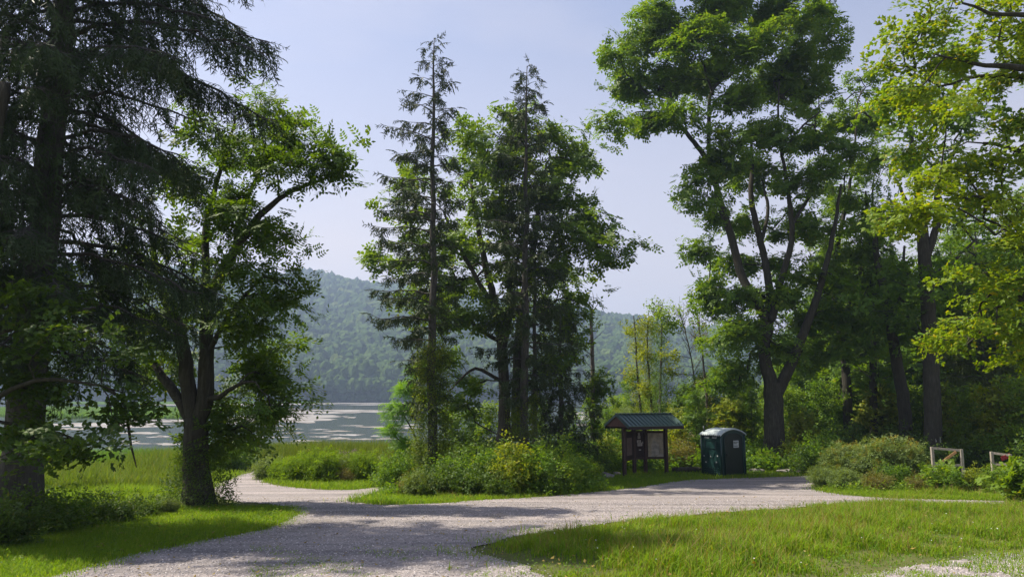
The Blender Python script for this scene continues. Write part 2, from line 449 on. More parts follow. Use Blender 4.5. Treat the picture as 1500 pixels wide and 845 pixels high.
def pxl(Y, pts, dY=None):
    """limb traced in photo pixels: (px, py, radius[, depth offset])"""
    P = [W(p[0], p[1], Y + (p[3] if len(p) > 3 else 0)) for p in pts]
    return (P, [p[2] for p in pts])
def pxe(Y, ells, dj=.8, k=1.):
    r = random.Random(len(ells) * 7 + int(Y)); o = []
    for e in ells:
        dy = e[4] if len(e) > 4 else r.uniform(-1, 1) * dj * 1.6
        yy = Y + dy; s = mpp(yy)
        f_ = lambda v: max(.5 * v * s, v * s - .32)      # the sprays stick out this far beyond their clump
        o.append((W(e[0], e[1], yy), (f_(e[2]), f_((e[2] + e[3]) / 2) * 1.15, f_(e[3]))))
    return o

# ------------------------------------------------------------------ the setting
def build_ground():
    ys = np.concatenate([np.arange(-200, -12, 12), np.arange(-12, 62, .5), np.arange(62, 140, 3), [160, 200, 300, 420, 560, 640, 700, 900, 1200, 1600, 2200, 2600]])
    xs = np.concatenate([[-2400, -1600, -900, -400, -200, -120], np.arange(-80, -30, 5), np.arange(-30, 34, 1.), np.arange(34, 80, 5), [80, 120, 200, 400, 900, 1600, 2400]])
    X, Y = np.meshgrid(xs, ys); Z = gz(X, Y)
    V = np.stack([X, Y, Z], -1).reshape(-1, 3); nx = len(xs); i = np.arange(len(ys) - 1)[:, None] * nx; j = np.arange(nx - 1)[None]
    f = np.stack([i + j, i + j + 1, i + j + 1 + nx, i + j + nx], -1).reshape(-1, 4)
    m, n, o = mat('soil_and_thatch')
    c = coords(n)
    a = ramp(n, noise(n, .35, 4, c), [(.3, (.06, .085, .02)), (.5, (.09, .10, .03)), (.72, (.13, .115, .055))])
    b = ramp(n, noise(n, 14, 5, c, .7), [(.3, (.035, .04, .015)), (.55, (.10, .12, .035)), (.8, (.2, .17, .09))])
    prin(n, o, mixc(n, .55, a, b), .95, .1, 0, bump(n, noise(n, 22, 4, c, .7), .7, .04))
    tag(MB().add(V, f).build('ground', m, None, True), kind='structure')
build_ground()

ROADS = []
road_px = [(20,1000),(20,862),(100,838),(200,812),(330,787),(400,772),(432,760),(437,752),(425,744),(395,738),(350,736),(325,730),(314,718),(318,708),
 (338,702),(352,696),(370,692),(382,686),(391,688),(392,697),(383,706),(420,713),(470,718),(520,718),(562,711),(620,704),(640,706),(585,713),(562,717),(530,727),(508,735),
 (560,740),(640,738),(700,733),(780,729),(860,722),(930,715),(975,707),(1010,703),(1100,700),(1190,697),(1245,698),(1228,705),(1195,711),(1188,716),
 (1215,722),(1255,727),(1300,730),(1400,733),(1540,735),(1540,742),(1400,739),(1255,739),(1200,742),(1060,751),(900,766),(760,786),(690,803),(700,812),(760,826),(800,845),(850,900),(900,1000)]
road2_px = [(1150,1000),(1170,862),(1240,845),(1300,836),(1380,823),(1440,814),(1560,800),(1800,860),(1800,1000)]
def rough_edge(poly, amp=.12):
    P = [G(*p)[:2] for p in poly]; o = []
    r = random.Random(3)
    for a, b in zip(P, P[1:] + P[:1]):
        L = np.linalg.norm(b - a); m = max(1, int(L / .3)); nrm = np.array([-(b-a)[1], (b-a)[0]]) / (L + 1e-9)
        for k in range(m):
            o.append(a + (b - a) * k / m + nrm * r.gauss(0, amp * .5))
    return np.array(o)
for p in (road_px, road2_px): ROADS.append(rough_edge(p))
def inpoly(P, poly):
    x, y = P[:, 0], P[:, 1]; ins = np.zeros(len(P), bool); j = len(poly) - 1
    for i in range(len(poly)):
        xi, yi = poly[i]; xj, yj = poly[j]
        c = ((yi > y) != (yj > y)) & (x < (xj - xi) * (y - yi) / (yj - yi + 1e-12) + xi)
        ins ^= c; j = i
    return ins
def on_road(P, jit=.0):
    Q = P[:, :2] + (rng.normal(0, jit, (len(P), 2)) if jit else 0)
    return inpoly(Q, ROADS[0]) | inpoly(Q, ROADS[1])

def gravel_material():
    m, n, o = mat('limestone_gravel'); c = coords(n)
    v = n.nodes.new('ShaderNodeTexVoronoi'); v.inputs['Scale'].default_value = 26; n.links.new(c, v.inputs['Vector'])
    st = ramp(n, v.outputs['Color'], [(0, (.07, .066, .066)), (.3, (.22, .205, .205)), (.7, (.37, .345, .34)), (1, (.58, .54, .53))])
    v2 = n.nodes.new('ShaderNodeTexVoronoi'); v2.inputs['Scale'].default_value = 75; n.links.new(c, v2.inputs['Vector'])
    st2 = ramp(n, v2.outputs['Color'], [(0, (.16, .15, .15)), (.5, (.33, .31, .305)), (1, (.52, .48, .47))])
    big = ramp(n, noise(n, .8, 4, coords(n, 'Object', (.16, 1.7, 1))), [(.36, (.56, .55, .545)), (.5, (.80, .775, .75)), (.66, (1.0, .95, .91))])
    cc = mixc(n, 1, mixc(n, .5, st, st2), big, 'MULTIPLY')
    dirt = ramp(n, noise(n, 1.1, 5, c, .65), [(.56, (0, 0, 0)), (.72, (1, 1, 1))])
    cc = mixc(n, math_(n, 'MULTIPLY', dirt, .65), cc, (.15, .135, .10))
    h = math_(n, 'ADD', v.outputs['Distance'], math_(n, 'MULTIPLY', v2.outputs['Distance'], .4))
    prin(n, o, cc, .85, .25, 0, bump(n, math_(n, 'MULTIPLY', h, -1.), .9, .02)); return m
M_gravel = gravel_material()
def build_road(poly, name):
    x0, y0 = poly.min(0); x1, y1 = poly.max(0)
    gx, gy = np.meshgrid(np.arange(x0, x1, .5), np.arange(y0, y1, .5)); I = np.stack([gx.ravel(), gy.ravel()], 1)
    I = I[inpoly(I, poly)]
    d = np.min(np.linalg.norm(I[:, None] - poly[None], axis=2), axis=1); I = I[d > .15]
    n = len(poly); pts = [Vector(p) for p in poly] + [Vector(p) for p in I]
    vv, _, ff, *_ = delaunay_2d_cdt(pts, [(i, (i + 1) % n) for i in range(n)], [], 1, 1e-4)
    V = np.array([(p[0], p[1], 0) for p in vv]); V[:, 2] = gz(V[:, 0], V[:, 1]) + .018
    f = np.array([t for t in ff if len(t) == 3])
    c = V[f].mean(1); f = f[inpoly(c, poly)]
    tag(MB().add(V, f).build(name, M_gravel, None, True), kind='structure')
build_road(ROADS[0], 'gravel_road'); build_road(ROADS[1], 'gravel_shoulder')

WZ = -1.0
def build_lake():
    m, n, o = mat('lake_water'); c = coords(n, 'Object', (.5, 1.6, 1))
    p = prin(n, o, (.03, .035, .03), .12, .5, 0, bump(n, noise(n, .9, 3, c), .5, .08))
    ys = np.array([44, 80, 200, 400, 670.]); V = []; f = []
    xs = np.linspace(-1300, 1300, 9)
    X, Y = np.meshgrid(xs, ys); V = np.stack([X, Y, np.full_like(X, WZ)], -1).reshape(-1, 3); nx = 9
    i = np.arange(4)[:, None] * nx; j = np.arange(8)[None]
    f = np.stack([i + j, i + j + 1, i + j + 1 + nx, i + j + nx], -1).reshape(-1, 4)
    tag(MB().add(V, f).build('lake', m), kind='structure')
    # floating mats of pond weed: thin irregular sheets
    mm, n, o = mat('pale_pond_weed'); c = coords(n)
    cc = ramp(n, noise(n, .12, 4, coords(n, 'Object', (1, 1, 1))), [(.35, (.15, .135, .11)), (.5, (.19, .185, .17)), (.7, (.27, .27, .265))])
    prin(n, o, cc, .7, .4, 0, bump(n, noise(n, 3, 3, c), .3, .02))
    mb = MB(); r = random.Random(5)
    def mat_patch(px, py, rx, ry, jag=.35):
        N = 44; ph = [r.uniform(0, 6.28) for _ in range(6)]; ring = []
        for k in range(N):
            a = k / N * 2 * math.pi
            s = 1 + jag * (.5 * math.sin(3 * a + ph[0]) + .35 * math.sin(7 * a + ph[1]) + .3 * math.sin(13 * a + ph[2]) + .25 * r.uniform(-1, 1))
            yy = max(586.3, py + ry * s * math.sin(a)); q = ray(px + rx * s * math.cos(a), yy)
            t = (WZ + .012 - CAMZ) / q[2]; ring.append((q[0] * t, q[1] * t, WZ + .012 + .0))
        top = np.array(ring); cen = top.mean(0); z = mb.n
        lo = top.copy(); lo[:, 2] -= .06
        V = np.concatenate([[cen], top, lo]); idx = np.arange(N); i2 = (idx + 1) % N
        mb.add(V, [np.stack([np.zeros(N, int), 1 + idx, 1 + i2], -1), np.stack([1 + idx, 1 + N + idx, 1 + N + i2, 1 + i2], -1)])
    for a in [(425,612,72,6),(455,604,62,2.2),(350,617,50,4),(540,602.5,55,1.0),(500,600.6,80,.8),(400,600.4,60,1.2),(160,622,90,4),(230,616,60,2),(300,592.5,95,1.6),
              (420,591.6,60,1.1),(510,590.6,90,.6),(560,592.6,60,.5),(640,591,60,.8),(852,612,25,3),(850,605,20,1.2),(860,622,18,1.5)]: mat_patch(*a)
    for k in range(50):
        y = 594 + 56 * r.random() ** 1.2; mat_patch(r.uniform(180, 610), y, r.uniform(5, 22) * (.6 + r.random()), r.uniform(.3, .9) * (y - 578) / 40, .5)
    for a in [(495,631,18,.9),(430,628,12,.7),(560,625,34,1.1),(498,642,16,1.6),(440,651,28,3),(530,643,24,1),(400,640,25,.8),(205,634,30,1.4),(90,628,40,2)]: mat_patch(*a)
    tag(mb.build('pond_weed_mats', mm), 'pale floating weed mats streaked across the lake', 'water weed', kind='stuff')
build_lake()

# hills across the lake and the wood on them
RX = np.array([-900, -200, 100, 300, 380, 440, 500, 580, 700, 850, 920, 1000, 1080, 1200, 1500, 2300.])
RY = np.array([470, 420, 398, 397, 400, 404, 411, 424, 440, 458, 469, 481, 492, 505, 530, 560.])
Y0, Y1 = 655., 1430.
def hill_pt(a, t):
    a = np.asarray(a, float); t = np.asarray(t, float)
    Y = Y0 + (Y1 - Y0) * t; X = (a - CX) / F * Y
    H = (581 - np.interp(a, RX, RY)) / F * Y1 + CAMZ + 1 - 9
    tt = np.clip(t, 0, 1); s = tt * (1.22 - .22 * tt) - np.clip(t - 1, 0, 9) * .9
    und = 7 * np.sin(a / 47 + 3 * t) * np.sin(t * 3.1) + 4 * np.sin(a / 19 + 9 * t) * np.clip(t, 0, 1)
    z = -1.15 + np.maximum((H + 1.15) * s + und * np.clip(4 * t, 0, 1), np.clip(t, 0, .02) * 30)
    return np.stack([X, Y, np.maximum(z, -5 if np.any(t > 1.2) else -1.15)], -1)
def build_hill():
    A, T = np.meshgrid(np.arange(-900, 2301, 20.), np.concatenate([[-.03], np.arange(0, 1.61, .04)]))
    V = hill_pt(A, np.maximum(T, 0)).reshape(-1, 3); V[:A.shape[1], 1] -= 8; V[:A.shape[1], 2] = -2.2
    nx = A.shape[1]; i = np.arange(A.shape[0] - 1)[:, None] * nx; j = np.arange(nx - 1)[None]
    f = np.stack([i + j, i + j + 1, i + j + 1 + nx, i + j + nx], -1).reshape(-1, 4)
    m, n, o = mat('forest_floor'); prin(n, o, ramp(n, noise(n, .05, 4, coords(n)), [(.3, (.03, .045, .02)), (.7, (.05, .07, .03))]), .95, .1)
    tag(MB().add(V, f).build('hills', m, None, True), kind='structure')
    # crown shapes: ico spheres pushed in and out
    import bmesh
    def ico(sub, seed):
        bm = bmesh.new(); bmesh.ops.create_icosphere(bm, subdivisions=sub, radius=1); r = np.random.default_rng(seed)
        V = np.array([v.co[:] for v in bm.verts]); f = np.array([[v.index for v in q.verts] for q in bm.faces]); bm.free()
        C = r.normal(0, 1, (9, 3)); C /= np.linalg.norm(C, axis=1)[:, None]
        d = np.max(V @ C.T, axis=1); V = V * (.62 + .45 * np.clip(d, 0, 1)[:, None] ** 3) + r.normal(0, .07, V.shape)
        V[:, 2] *= np.where(V[:, 2] < 0, .6, 1.15); return (V, [f])
    lo = [ico(2, i) for i in range(6)]; hi = [ico(3, 20 + i) for i in range(5)]
    mb = MB(); r = np.random.default_rng(11)
    def put(n, a0, a1, t0, t1, smin, smax, tms, lift, tp=1.):
        a = r.uniform(a0, a1, n); t = t0 + (t1 - t0) * r.random(n) ** tp
        P = hill_pt(a, t); s = r.uniform(smin, smax, n); P[:, 2] += s * lift
        th = r.uniform(0, 6.28, n); Mx = np.zeros((n, 3, 3)); Mx[:, 0, 0] = np.cos(th); Mx[:, 0, 1] = -np.sin(th); Mx[:, 1, 0] = np.sin(th); Mx[:, 1, 1] = np.cos(th); Mx[:, 2, 2] = r.uniform(.85, 1.4, n)
        Mx *= s[:, None, None]; w_ = r.integers(0, len(tms), n)
        for i, tm in enumerate(tms): k = w_ == i; mb.stamp(tm, P[k], Mx[k])
    put(9500, 120, 1150, .05, 1.02, 4.5, 9.5, lo, .9, .85)
    put(2600, 120, 1150, .01, .35, 5.5, 10, hi, 1.0)
    put(1500, 100, 1150, .0, .03, 4.5, 7, hi, 1.9)      # tall edge along the shore
    put(900, 100, 1150, .0, .015, 3, 6, hi, .6)
    put(900, 100, 1150, .01, .04, 4.5, 8, hi, 2.8)
    put(3500, -700, 120, .0, 1.03, 7, 12, lo, 1.0); put(3500, 1150, 2200, .0, 1.03, 7, 12, lo, 1.0)
    m = leaf_mat('hill_forest_leaf', (.018, .046, .012), (.06, .10, .022), (.09, .12, .03), .0, nscale=.03, spec=.05, rough=.9)
    tag(mb.build('hillside_forest', m, None, False), 'hazy green forest covering the far hillside beyond the lake', 'forest', kind='stuff')
build_hill()

# ------------------------------------------------------------------ spruces
def make_spruce(name, label, base, H, r0, lenfun, T, lm, z0, nb, perl=9, lean=(0, 0), droop=.35, hang=.5, dens=1., start=.12, side=.35, extra=None, bare=0, sm=(.8, 1.3), upturn=.25, group=None, twr=1., cat='conifer tree'):
    root = empty(name, tuple(base), label, cat, group)
    base = np.asarray(base, float); tb = MB()
    zz = np.linspace(0, 1, 14); P = base + np.stack([lean[0] * zz, lean[1] * zz, H * zz], -1); P[1:-1, :2] += rng.normal(0, .03, (12, 2))
    rr = r0 * (1 - zz) ** .8 + .015; rr[0] *= 1.35; tb.tube(P, rr, 10)
    tipsP, tipsD = [], []; ea, eb, ra, rb = [], [], [], []
    az = rng.uniform(0, 6.28)
    for i in range(nb):
        f = (i + rng.random()) / nb; h = z0 + (H - z0) * f
        az += 2.4 + rng.normal(0, .25)
        L = lenfun(h, az) * rng.uniform(.72, 1.12)
        if L < .12: continue
        o = base + np.array([lean[0], lean[1], 0]) * h / H + np.array([0, 0, h])
        d = np.array([math.cos(az), math.sin(az), 0]); m = max(3, int(L / .3)); pts = []
        up = .25 + .5 * f; sag = droop * (1.1 - .9 * f)
        for k in range(m + 1):
            t = k / m
            pts.append(o + d * L * t + np.array([0, 0, L * (up * t - (up + sag) * t * t + upturn * t ** 4)]) + (rng.normal(0, .03, 3) if k else 0))
        pts = np.array(pts); rads = (.012 + .012 * L) * (1 - .85 * np.linspace(0, 1, m + 1))
        ea += list(pts[:-1]); eb += list(pts[1:]); ra += list(rads[:-1]); rb += list(rads[1:])
        isbare = rng.random() < bare
        sidev = np.cross(d, (0, 0, 1))
        ns = int(L * perl * dens)
        for q in range(ns):
            t = start + (1 - start) * rng.random() ** .8
            if isbare and rng.random() < .8: continue
            p = np.array([np.interp(t * m, np.arange(m + 1), pts[:, c]) for c in range(3)])
            sg = 1 if q % 2 else -1; sl = side * L ** .6 * (1.15 - t) * rng.uniform(.4, 1.2)
            d2 = d * .7 + sidev * sg * rng.uniform(.4, 1) + np.array([0, 0, -hang * rng.uniform(.1, .9)])
            d2 /= np.linalg.norm(d2); tip = p + d2 * sl + np.array([0, 0, -hang * sl * .3])
            if sl > .12:
                ea.append(p); eb.append(tip); ra.append(.008 * twr); rb.append(.004 * twr)
            nn = 1 + int(sl / .22)
            for z_ in range(nn):
                tt = (z_ + rng.random()) / nn
                tipsP.append(p + (tip - p) * tt); tipsD.append(d2 * (1 - hang * .6) + np.array([0, 0, -hang * rng.uniform(.3, 1.6)]) + rng.normal(0, .25, 3))
        tipsP.append(pts[-1]); tipsD.append(pts[-1] - pts[-2])
    tb.frusta(np.array(ea), np.array(eb), np.array(ra), np.array(rb), 4)
    tb.build('trunk', M_sbark, root, True, base)
    cb = MB(); stamps(cb, T, np.array(tipsP), np.array(tipsD), sm[0], sm[1], .5)
    cb.build('crown', lm, root, False, base)
    if extra: extra(root, base)
    return root

def ivy(root, base, H, r, n, m=None, T=None, part='ivy_vine', taper=.4, lean=(0, 0), s=(.6, 1.)):
    z = H * rng.random(n) ** 1.25; a = rng.uniform(0, 6.28, n); rr = r * (1 - taper * z / H) * rng.uniform(.75, 1.5, n)
    P = base + np.stack([np.cos(a) * rr + lean[0] * z, np.sin(a) * rr + lean[1] * z, z], -1)
    D = np.stack([np.cos(a), np.sin(a), rng.uniform(-.8, .5, n)], -1)
    mb = MB(); stamps(mb, T or T_sml, P, D, s[0], s[1], .8)
    return mb.build(part, m or M_ivy, root, False, base)

# big dark spruce at the left edge
def len_left(h, az):
    c = math.cos(az); base_l = np.interp(h, [0, 3, 5, 9, 13, 17, 19.5], [1.2, 2.2, 3.6, 4.3, 4.2, 2.0, .3])
    return base_l * (.89 + .03 * c - .15 * max(0, -math.sin(az)))
SP = at(22, 14.5)
make_spruce('spruce_tree', 'huge dark spruce with drooping boughs filling the left edge', SP, 19.5, .36, len_left, T_sprigf, M_spr, 3.2, 150, perl=17, droop=.42, hang=.85, side=.62, start=.08, sm=(.8, 1.35), upturn=.2, bare=.08)

# tall thin spruce left of the middle grove
B = at(631, 30.)
def pxlen(tab, Y, H):
    hs = [t[0] for t in tab]
    def f(h, az):
        py_ = h; c = math.cos(az)
        l = np.interp(h, hs, [t[1] for t in tab]); r_ = np.interp(h, hs, [t[2] for t in tab])
        return (l if c < 0 else r_) * (.64 + .22 * abs(c))
    return f
t1 = [(2, .6, .4), (5, 1.5, .8), (6.5, 2.7, 1.2), (9, 3.0, 1.6), (12, 2.9, 1.5), (14, 2.4, 1.2), (16, 1.6, 1.0), (17.5, .9, .8), (18.6, .3, .3), (19.2, .15, .15)]
top1 = W(636, 56, 30.)
make_spruce('spruce_tree', 'tallest thin spruce with sparse ragged boughs and ivy at its foot', B, top1[2] - B[2], .2, pxlen(t1, 30, 19), T_sprig, M_sprc, 3.0, 104, perl=14, lean=(top1[0] - B[0], 0), droop=.35, hang=.45, side=.31, start=.12, bare=.16, sm=(.6, 1.0), upturn=.35, group='spruces in the middle grove',
    extra=lambda r, b: (ivy(r, b, 5.8, .36, 900, s=(.9, 1.4)), ))
B = at(768, 33.); top2 = W(772, 97, 33.)
t2 = [(2, 1, 1), (6, 2.2, 2.2), (10, 2.6, 2.4), (14, 2.2, 1.8), (16, 1.5, 1.4), (17.5, 1.0, 1.2), (19, .5, .7), (20, .2, .2)]
make_spruce('spruce_tree', 'second tall spruce standing amid the leafy grove, spire above the crowns', B, top2[2] - B[2], .21, pxlen(t2, 33, 19), T_sprig, M_sprc, 3.5, 98, perl=15, lean=(top2[0] - B[0], 0), droop=.35, hang=.6, side=.32, start=.12, bare=.15, sm=(.6, 1.05), upturn=.35, group='spruces in the middle grove',
    extra=lambda r, b: (ivy(r, b, 3.8, .34, 420, s=(.8, 1.3)), ))
B = at(784, 35.)
make_spruce('spruce_tree', 'slender bare-trunked spruce just right of the second tall spruce', B, 12.5, .14, lambda h, a: np.interp(h, [0, 3, 8, 12.5], [.6, 1.3, 1.6, .2]), T_sprig, M_sprc, 3.0, 34, perl=8, side=.3, bare=.3, sm=(.6, 1.), group='spruces in the middle grove')
B = at(822, 37.)
make_spruce('hemlock_tree', 'dense feathery hemlock at the right end of the middle grove', B, 8.6, .16, lambda h, a: np.interp(h, [0, 1, 3, 6, 8, 8.6], [1.6, 1.9, 1.8, 1.3, .6, .2]), T_sprig, M_sprc, .6, 64, perl=9, droop=.25, hang=.7, side=.42, start=.05, sm=(.6, 1.))

# ------------------------------------------------------------------ walnut on the left lawn
Y = G(290, 742)[1] + .2; B = G(290, 741)
limbs = [
 pxl(Y, [(290,744,.39),(288,690,.35),(287,645,.34),(287,612,.32)]),
 pxl(Y, [(291,625,.24),(301,570,.23),(303,510,.20),(304,455,.18),(315,415,.15),(347,362,.12,-.3),(380,318,.10,-.4),(412,288,.07,-.5),(450,270,.05,-.5),(492,256,.025,-.4)]),
 pxl(Y, [(284,625,.24),(276,565,.21),(268,505,.19),(256,465,.16,.2),(240,430,.12,.4),(225,370,.08,.6),(220,310,.05,.6)]),
 pxl(Y, [(282,620,.17),(262,583,.15,.2),(236,550,.12,.5),(214,520,.08,.8),(190,490,.05,1)]),
 pxl(Y, [(304,462,.15),(301,400,.12,.3),(303,330,.1,.5),(318,270,.07,.6),(335,210,.05,.5),(345,170,.03,.4)]),
 pxl(Y, [(303,520,.08),(330,470,.07,-.5),(352,440,.05,-.8),(385,405,.03,-1)]),
 pxl(Y, [(300,585,.09),(325,578,.07,-.5),(350,562,.05,-.9),(372,560,.03,-1.2),(385,575,.02,-1.3)]),
 pxl(Y, [(340,370,.07),(362,290,.05,.6),(395,220,.035,.9),(405,180,.02,1)]),
]
ells = pxe(Y, [(300,190,48,42),(400,165,36,26),(345,220,45,38),(440,205,36,22),(482,235,30,24),(430,245,30,22),(395,235,32,30),(320,290,48,42),(250,260,45,55),(388,345,26,20),
 (350,325,30,30),(270,350,45,40),(405,405,30,14),(340,400,34,20),(385,440,26,16),(235,450,38,30),(350,480,30,20),(385,520,26,16),(392,555,24,20),(360,590,34,24),(395,600,16,18),
 (235,535,26,16),(215,490,30,26),(330,620,20,20),(370,625,20,14),(200,400,40,40),(290,430,18,16)], .8)
make_tree('walnut_tree', 'tall dark walnut with forked trunk and ivy foot on left lawn', 'tree', B, limbs, ells, T_pin, M_walnut, M_bark, dens=1.15, per=5, sig=.30, twig=.009, lump=.42, smin=1.0, smax=1.5,
   extra=lambda r, b: (ivy(r, b, 1.6, .62, 420, M_shd, T_sml, 'ivy_vine', .6), ))

# dark maple whose trunk stands outside the left edge
Y = 12.5; B = at(-95, Y)
limbs = [([B, B + (0, 0, 3), B + (.2, .2, 8)], [.24, .18, .1]),
 ([B + (0, 0, 1.9), W(40, 560, Y), W(120, 560, Y - .2), W(180, 575, Y)], [.06, .04, .025, .012]),
 ([B + (0, 0, 3), W(40, 470, Y), W(140, 450, Y + .2)], [.07, .045, .02]),
 ([W(150, 565, Y - .1), W(185, 590, Y), W(190, 640, Y), W(200, 684, Y)], [.03, .028, .022, .008]),
]
ells = pxe(Y, [(30,430,60,40),(110,430,50,34),(50,500,50,30),(140,490,34,20),(20,560,34,26),(75,560,34,14),(60,625,34,14),(110,640,16,7),(195,605,16,7),(80,655,24,7),(-60,380,60,60),(20,650,24,16)], .8)
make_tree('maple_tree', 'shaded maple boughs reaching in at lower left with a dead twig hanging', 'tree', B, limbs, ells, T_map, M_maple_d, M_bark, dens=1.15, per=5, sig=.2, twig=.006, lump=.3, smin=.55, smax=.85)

# ------------------------------------------------------------------ middle grove of broadleaved trees
Y = 36.; B = at(737, Y)
limbs = [pxl(Y, [(738,650,.32),(739,590,.28),(736,520,.25),(728,460,.2),(712,390,.16),(700,330,.12),(690,270,.07)]),
 pxl(Y, [(736,520,.18),(748,440,.16,.5),(742,360,.12,.8),(735,280,.08,1),(735,210,.04,1)]),
 pxl(Y, [(728,460,.14),(705,420,.12,-.6),(672,360,.09,-1.2),(650,310,.05,-1.4)]),
 pxl(Y, [(732,500,.12),(700,480,.09,-1),(660,440,.06,-1.5),(610,400,.04,-1.6)]),
 pxl(Y, [(738,560,.1),(700,540,.08,-1),(680,550,.05,-1.4),(655,575,.03,-1.5)])]
ells = pxe(Y, [(700,190,28,24),(735,175,28,22),(690,240,38,30),(740,240,40,36),(700,300,40,30),(610,270,30,22),(590,300,26,26),(600,345,34,24),(572,385,30,20),(610,395,38,24),(650,350,32,30),(665,420,36,34),
  (625,440,28,18),(690,370,36,30),(740,320,36,40),(740,400,34,40),(690,470,34,26),(655,515,26,24),(690,560,22,16),(735,470,20,26),(640,460,26,20),(665,600,18,14)], 1.6)
make_tree('walnut_tree', 'broad light-green walnut left of the second spruce in middle grove', 'tree', B, limbs, ells, T_pinc, M_center, M_bark2, dens=.95, per=4, smin=1.0, smax=1.55, sig=.42, twig=.012, lump=.6, group='broadleaved trees of the middle grove')
Y = 37.5; B = at(756, Y)
limbs = [pxl(Y, [(757,645,.3),(757,580,.27),(760,500,.24),(768,430,.2),(782,360,.15),(790,300,.1),(800,240,.05)]),
 pxl(Y, [(768,430,.12),(800,370,.1,-.8),(825,350,.08,-1.2),(860,355,.05,-1.4),(890,368,.02,-1.5)]),
 pxl(Y, [(760,500,.12),(790,460,.09,.8),(815,440,.05,1.2)]),
 pxl(Y, [(775,400,.1),(765,320,.09,.8),(772,250,.06,1.2),(775,200,.03,1.2)])]
ells = pxe(Y, [(800,195,34,20),(835,205,22,20),(850,235,14,14),(780,215,30,34),(815,245,36,28),(790,290,38,34),(830,290,26,22),(855,320,24,18),(880,350,18,18),(890,372,10,10),(820,340,34,24),(850,345,26,10),
  (790,380,34,36),(825,420,20,22),(795,450,26,26),(825,475,20,20),(805,520,20,20),(845,450,12,12)], 1.5)
make_tree('walnut_tree', 'leafy walnut reaching right with a long low bough in middle grove', 'tree', B, limbs, ells, T_pinc, M_center, M_bark2, dens=1.0, per=4, smin=1.0, smax=1.55, sig=.42, twig=.012, lump=.6, group='broadleaved trees of the middle grove')

# light feathery sumac at the water's edge
Y = 32.; B = at(622, Y)
limbs = [pxl(Y, [(622,690,.06),(612,650,.05),(600,620,.035),(585,600,.02)]), pxl(Y, [(612,650,.04),(600,655,.03),(580,640,.02)]), pxl(Y, [(605,630,.03),(615,590,.025),(605,560,.02)])]
ells = pxe(Y, [(590,595,22,10),(600,565,24,10),(575,625,16,8),(615,540,18,10),(600,645,20,8),(625,575,18,12),(575,600,14,6)], .4)
make_tree('sumac_tree', 'small bright feathery sumac leaning over the water left of tall spruce', 'tree', B, limbs, ells, T_feather, M_locust, M_bark, dens=2.6, per=3, sig=.16, twig=.007, lump=.2, flat=.4)

# ------------------------------------------------------------------ great ash right of the toilet
Y = G(1133, 686)[1]; B = G(1134, 686)
limbs = [
 pxl(Y, [(1134,688,.66),(1134,640,.56),(1133,590,.52),(1132,560,.5)]),
 pxl(Y, [(1133,575,.42),(1120,520,.32),(1122,470,.28),(1105,440,.26),(1085,400,.24,.3),(1072,350,.22,.4),(1056,300,.2,.5),(1040,245,.17,.4),(1018,210,.14,.2),(985,175,.10,-.2),(955,165,.06,-.5),(930,165,.03,-.7)]),
 pxl(Y, [(1136,580,.34),(1158,535,.3,-.4),(1172,500,.26,-.6),(1195,440,.2,-.8),(1212,380,.15,-.9),(1225,320,.11,-.8),(1232,270,.06,-.6)]),
 pxl(Y, [(1124,500,.24),(1128,440,.24,.6),(1122,390,.2,.8),(1112,345,.19,.8),(1100,290,.16,.9),(1102,240,.1,1.2),(1098,180,.06,1.4)]),
 pxl(Y, [(1115,355,.12,.8),(1125,310,.1,1.1),(1120,280,.08,1.2)]),
 pxl(Y, [(1130,470,.2,-.3),(1145,410,.18,-.5),(1160,350,.16,-.6),(1158,310,.14,-.6),(1150,250,.1,-.6),(1140,190,.07,-.6),(1142,120,.04,-.5)]),
 pxl(Y, [(1160,330,.1,-.6),(1190,280,.07,-.8),(1200,250,.04,-.8)]),
 pxl(Y, [(1040,250,.14,.4),(1038,190,.12,.6),(1045,130,.1,.8),(1090,100,.08,.8),(1140,70,.05,.9),(1180,45,.03,.9)]),
 pxl(Y, [(1045,140,.08,.8),(1025,80,.06,.4),(1010,30,.03,.2)]),
 pxl(Y, [(1145,230,.07,-.6),(1170,190,.06,-1),(1200,165,.04,-1.2)]),
]
ells = pxe(Y, [(905,95,22,22),(935,60,34,30),(975,25,40,30),(925,130,38,30),(900,180,18,16),(945,180,36,24),(975,110,44,34),(1010,60,42,36),(1050,20,48,34),(1040,110,42,34),(1000,165,34,26),(1090,70,44,36),
  (1120,20,44,36),(1170,30,42,28),(1215,30,28,18),(1180,80,40,30),(1215,75,20,22),(1130,120,42,34),(1085,140,38,32),(1180,140,40,34),(1140,190,44,30),(1080,200,38,28),(1190,210,34,28),(1030,255,34,18),
  (1060,235,36,26),(1020,290,28,22),(1110,250,40,26),(1045,310,28,18),(1165,265,36,24),(1215,255,26,26),(1030,360,26,20),(1060,385,26,22),(1095,430,34,24),(1060,450,30,26),(1110,470,36,24),(1150,440,36,28),
  (1200,330,26,28),(1225,400,22,26),(1190,400,26,26),(1085,490,32,24),(1060,500,26,26),(1130,505,32,22),(1090,540,28,20),(1190,470,30,24),(1215,460,26,24),(1040,430,20,20),(1075,560,18,14),(1132,345,30,16,2.5),(1090,325,20,14,2.5),(1175,320,26,20,2.5),(1140,385,30,18,3),(1095,385,20,16,3),
  (1000,-40,60,40),(1100,-40,70,40),(1190,-30,40,40),(1100,-90,60,40)], 1.8)
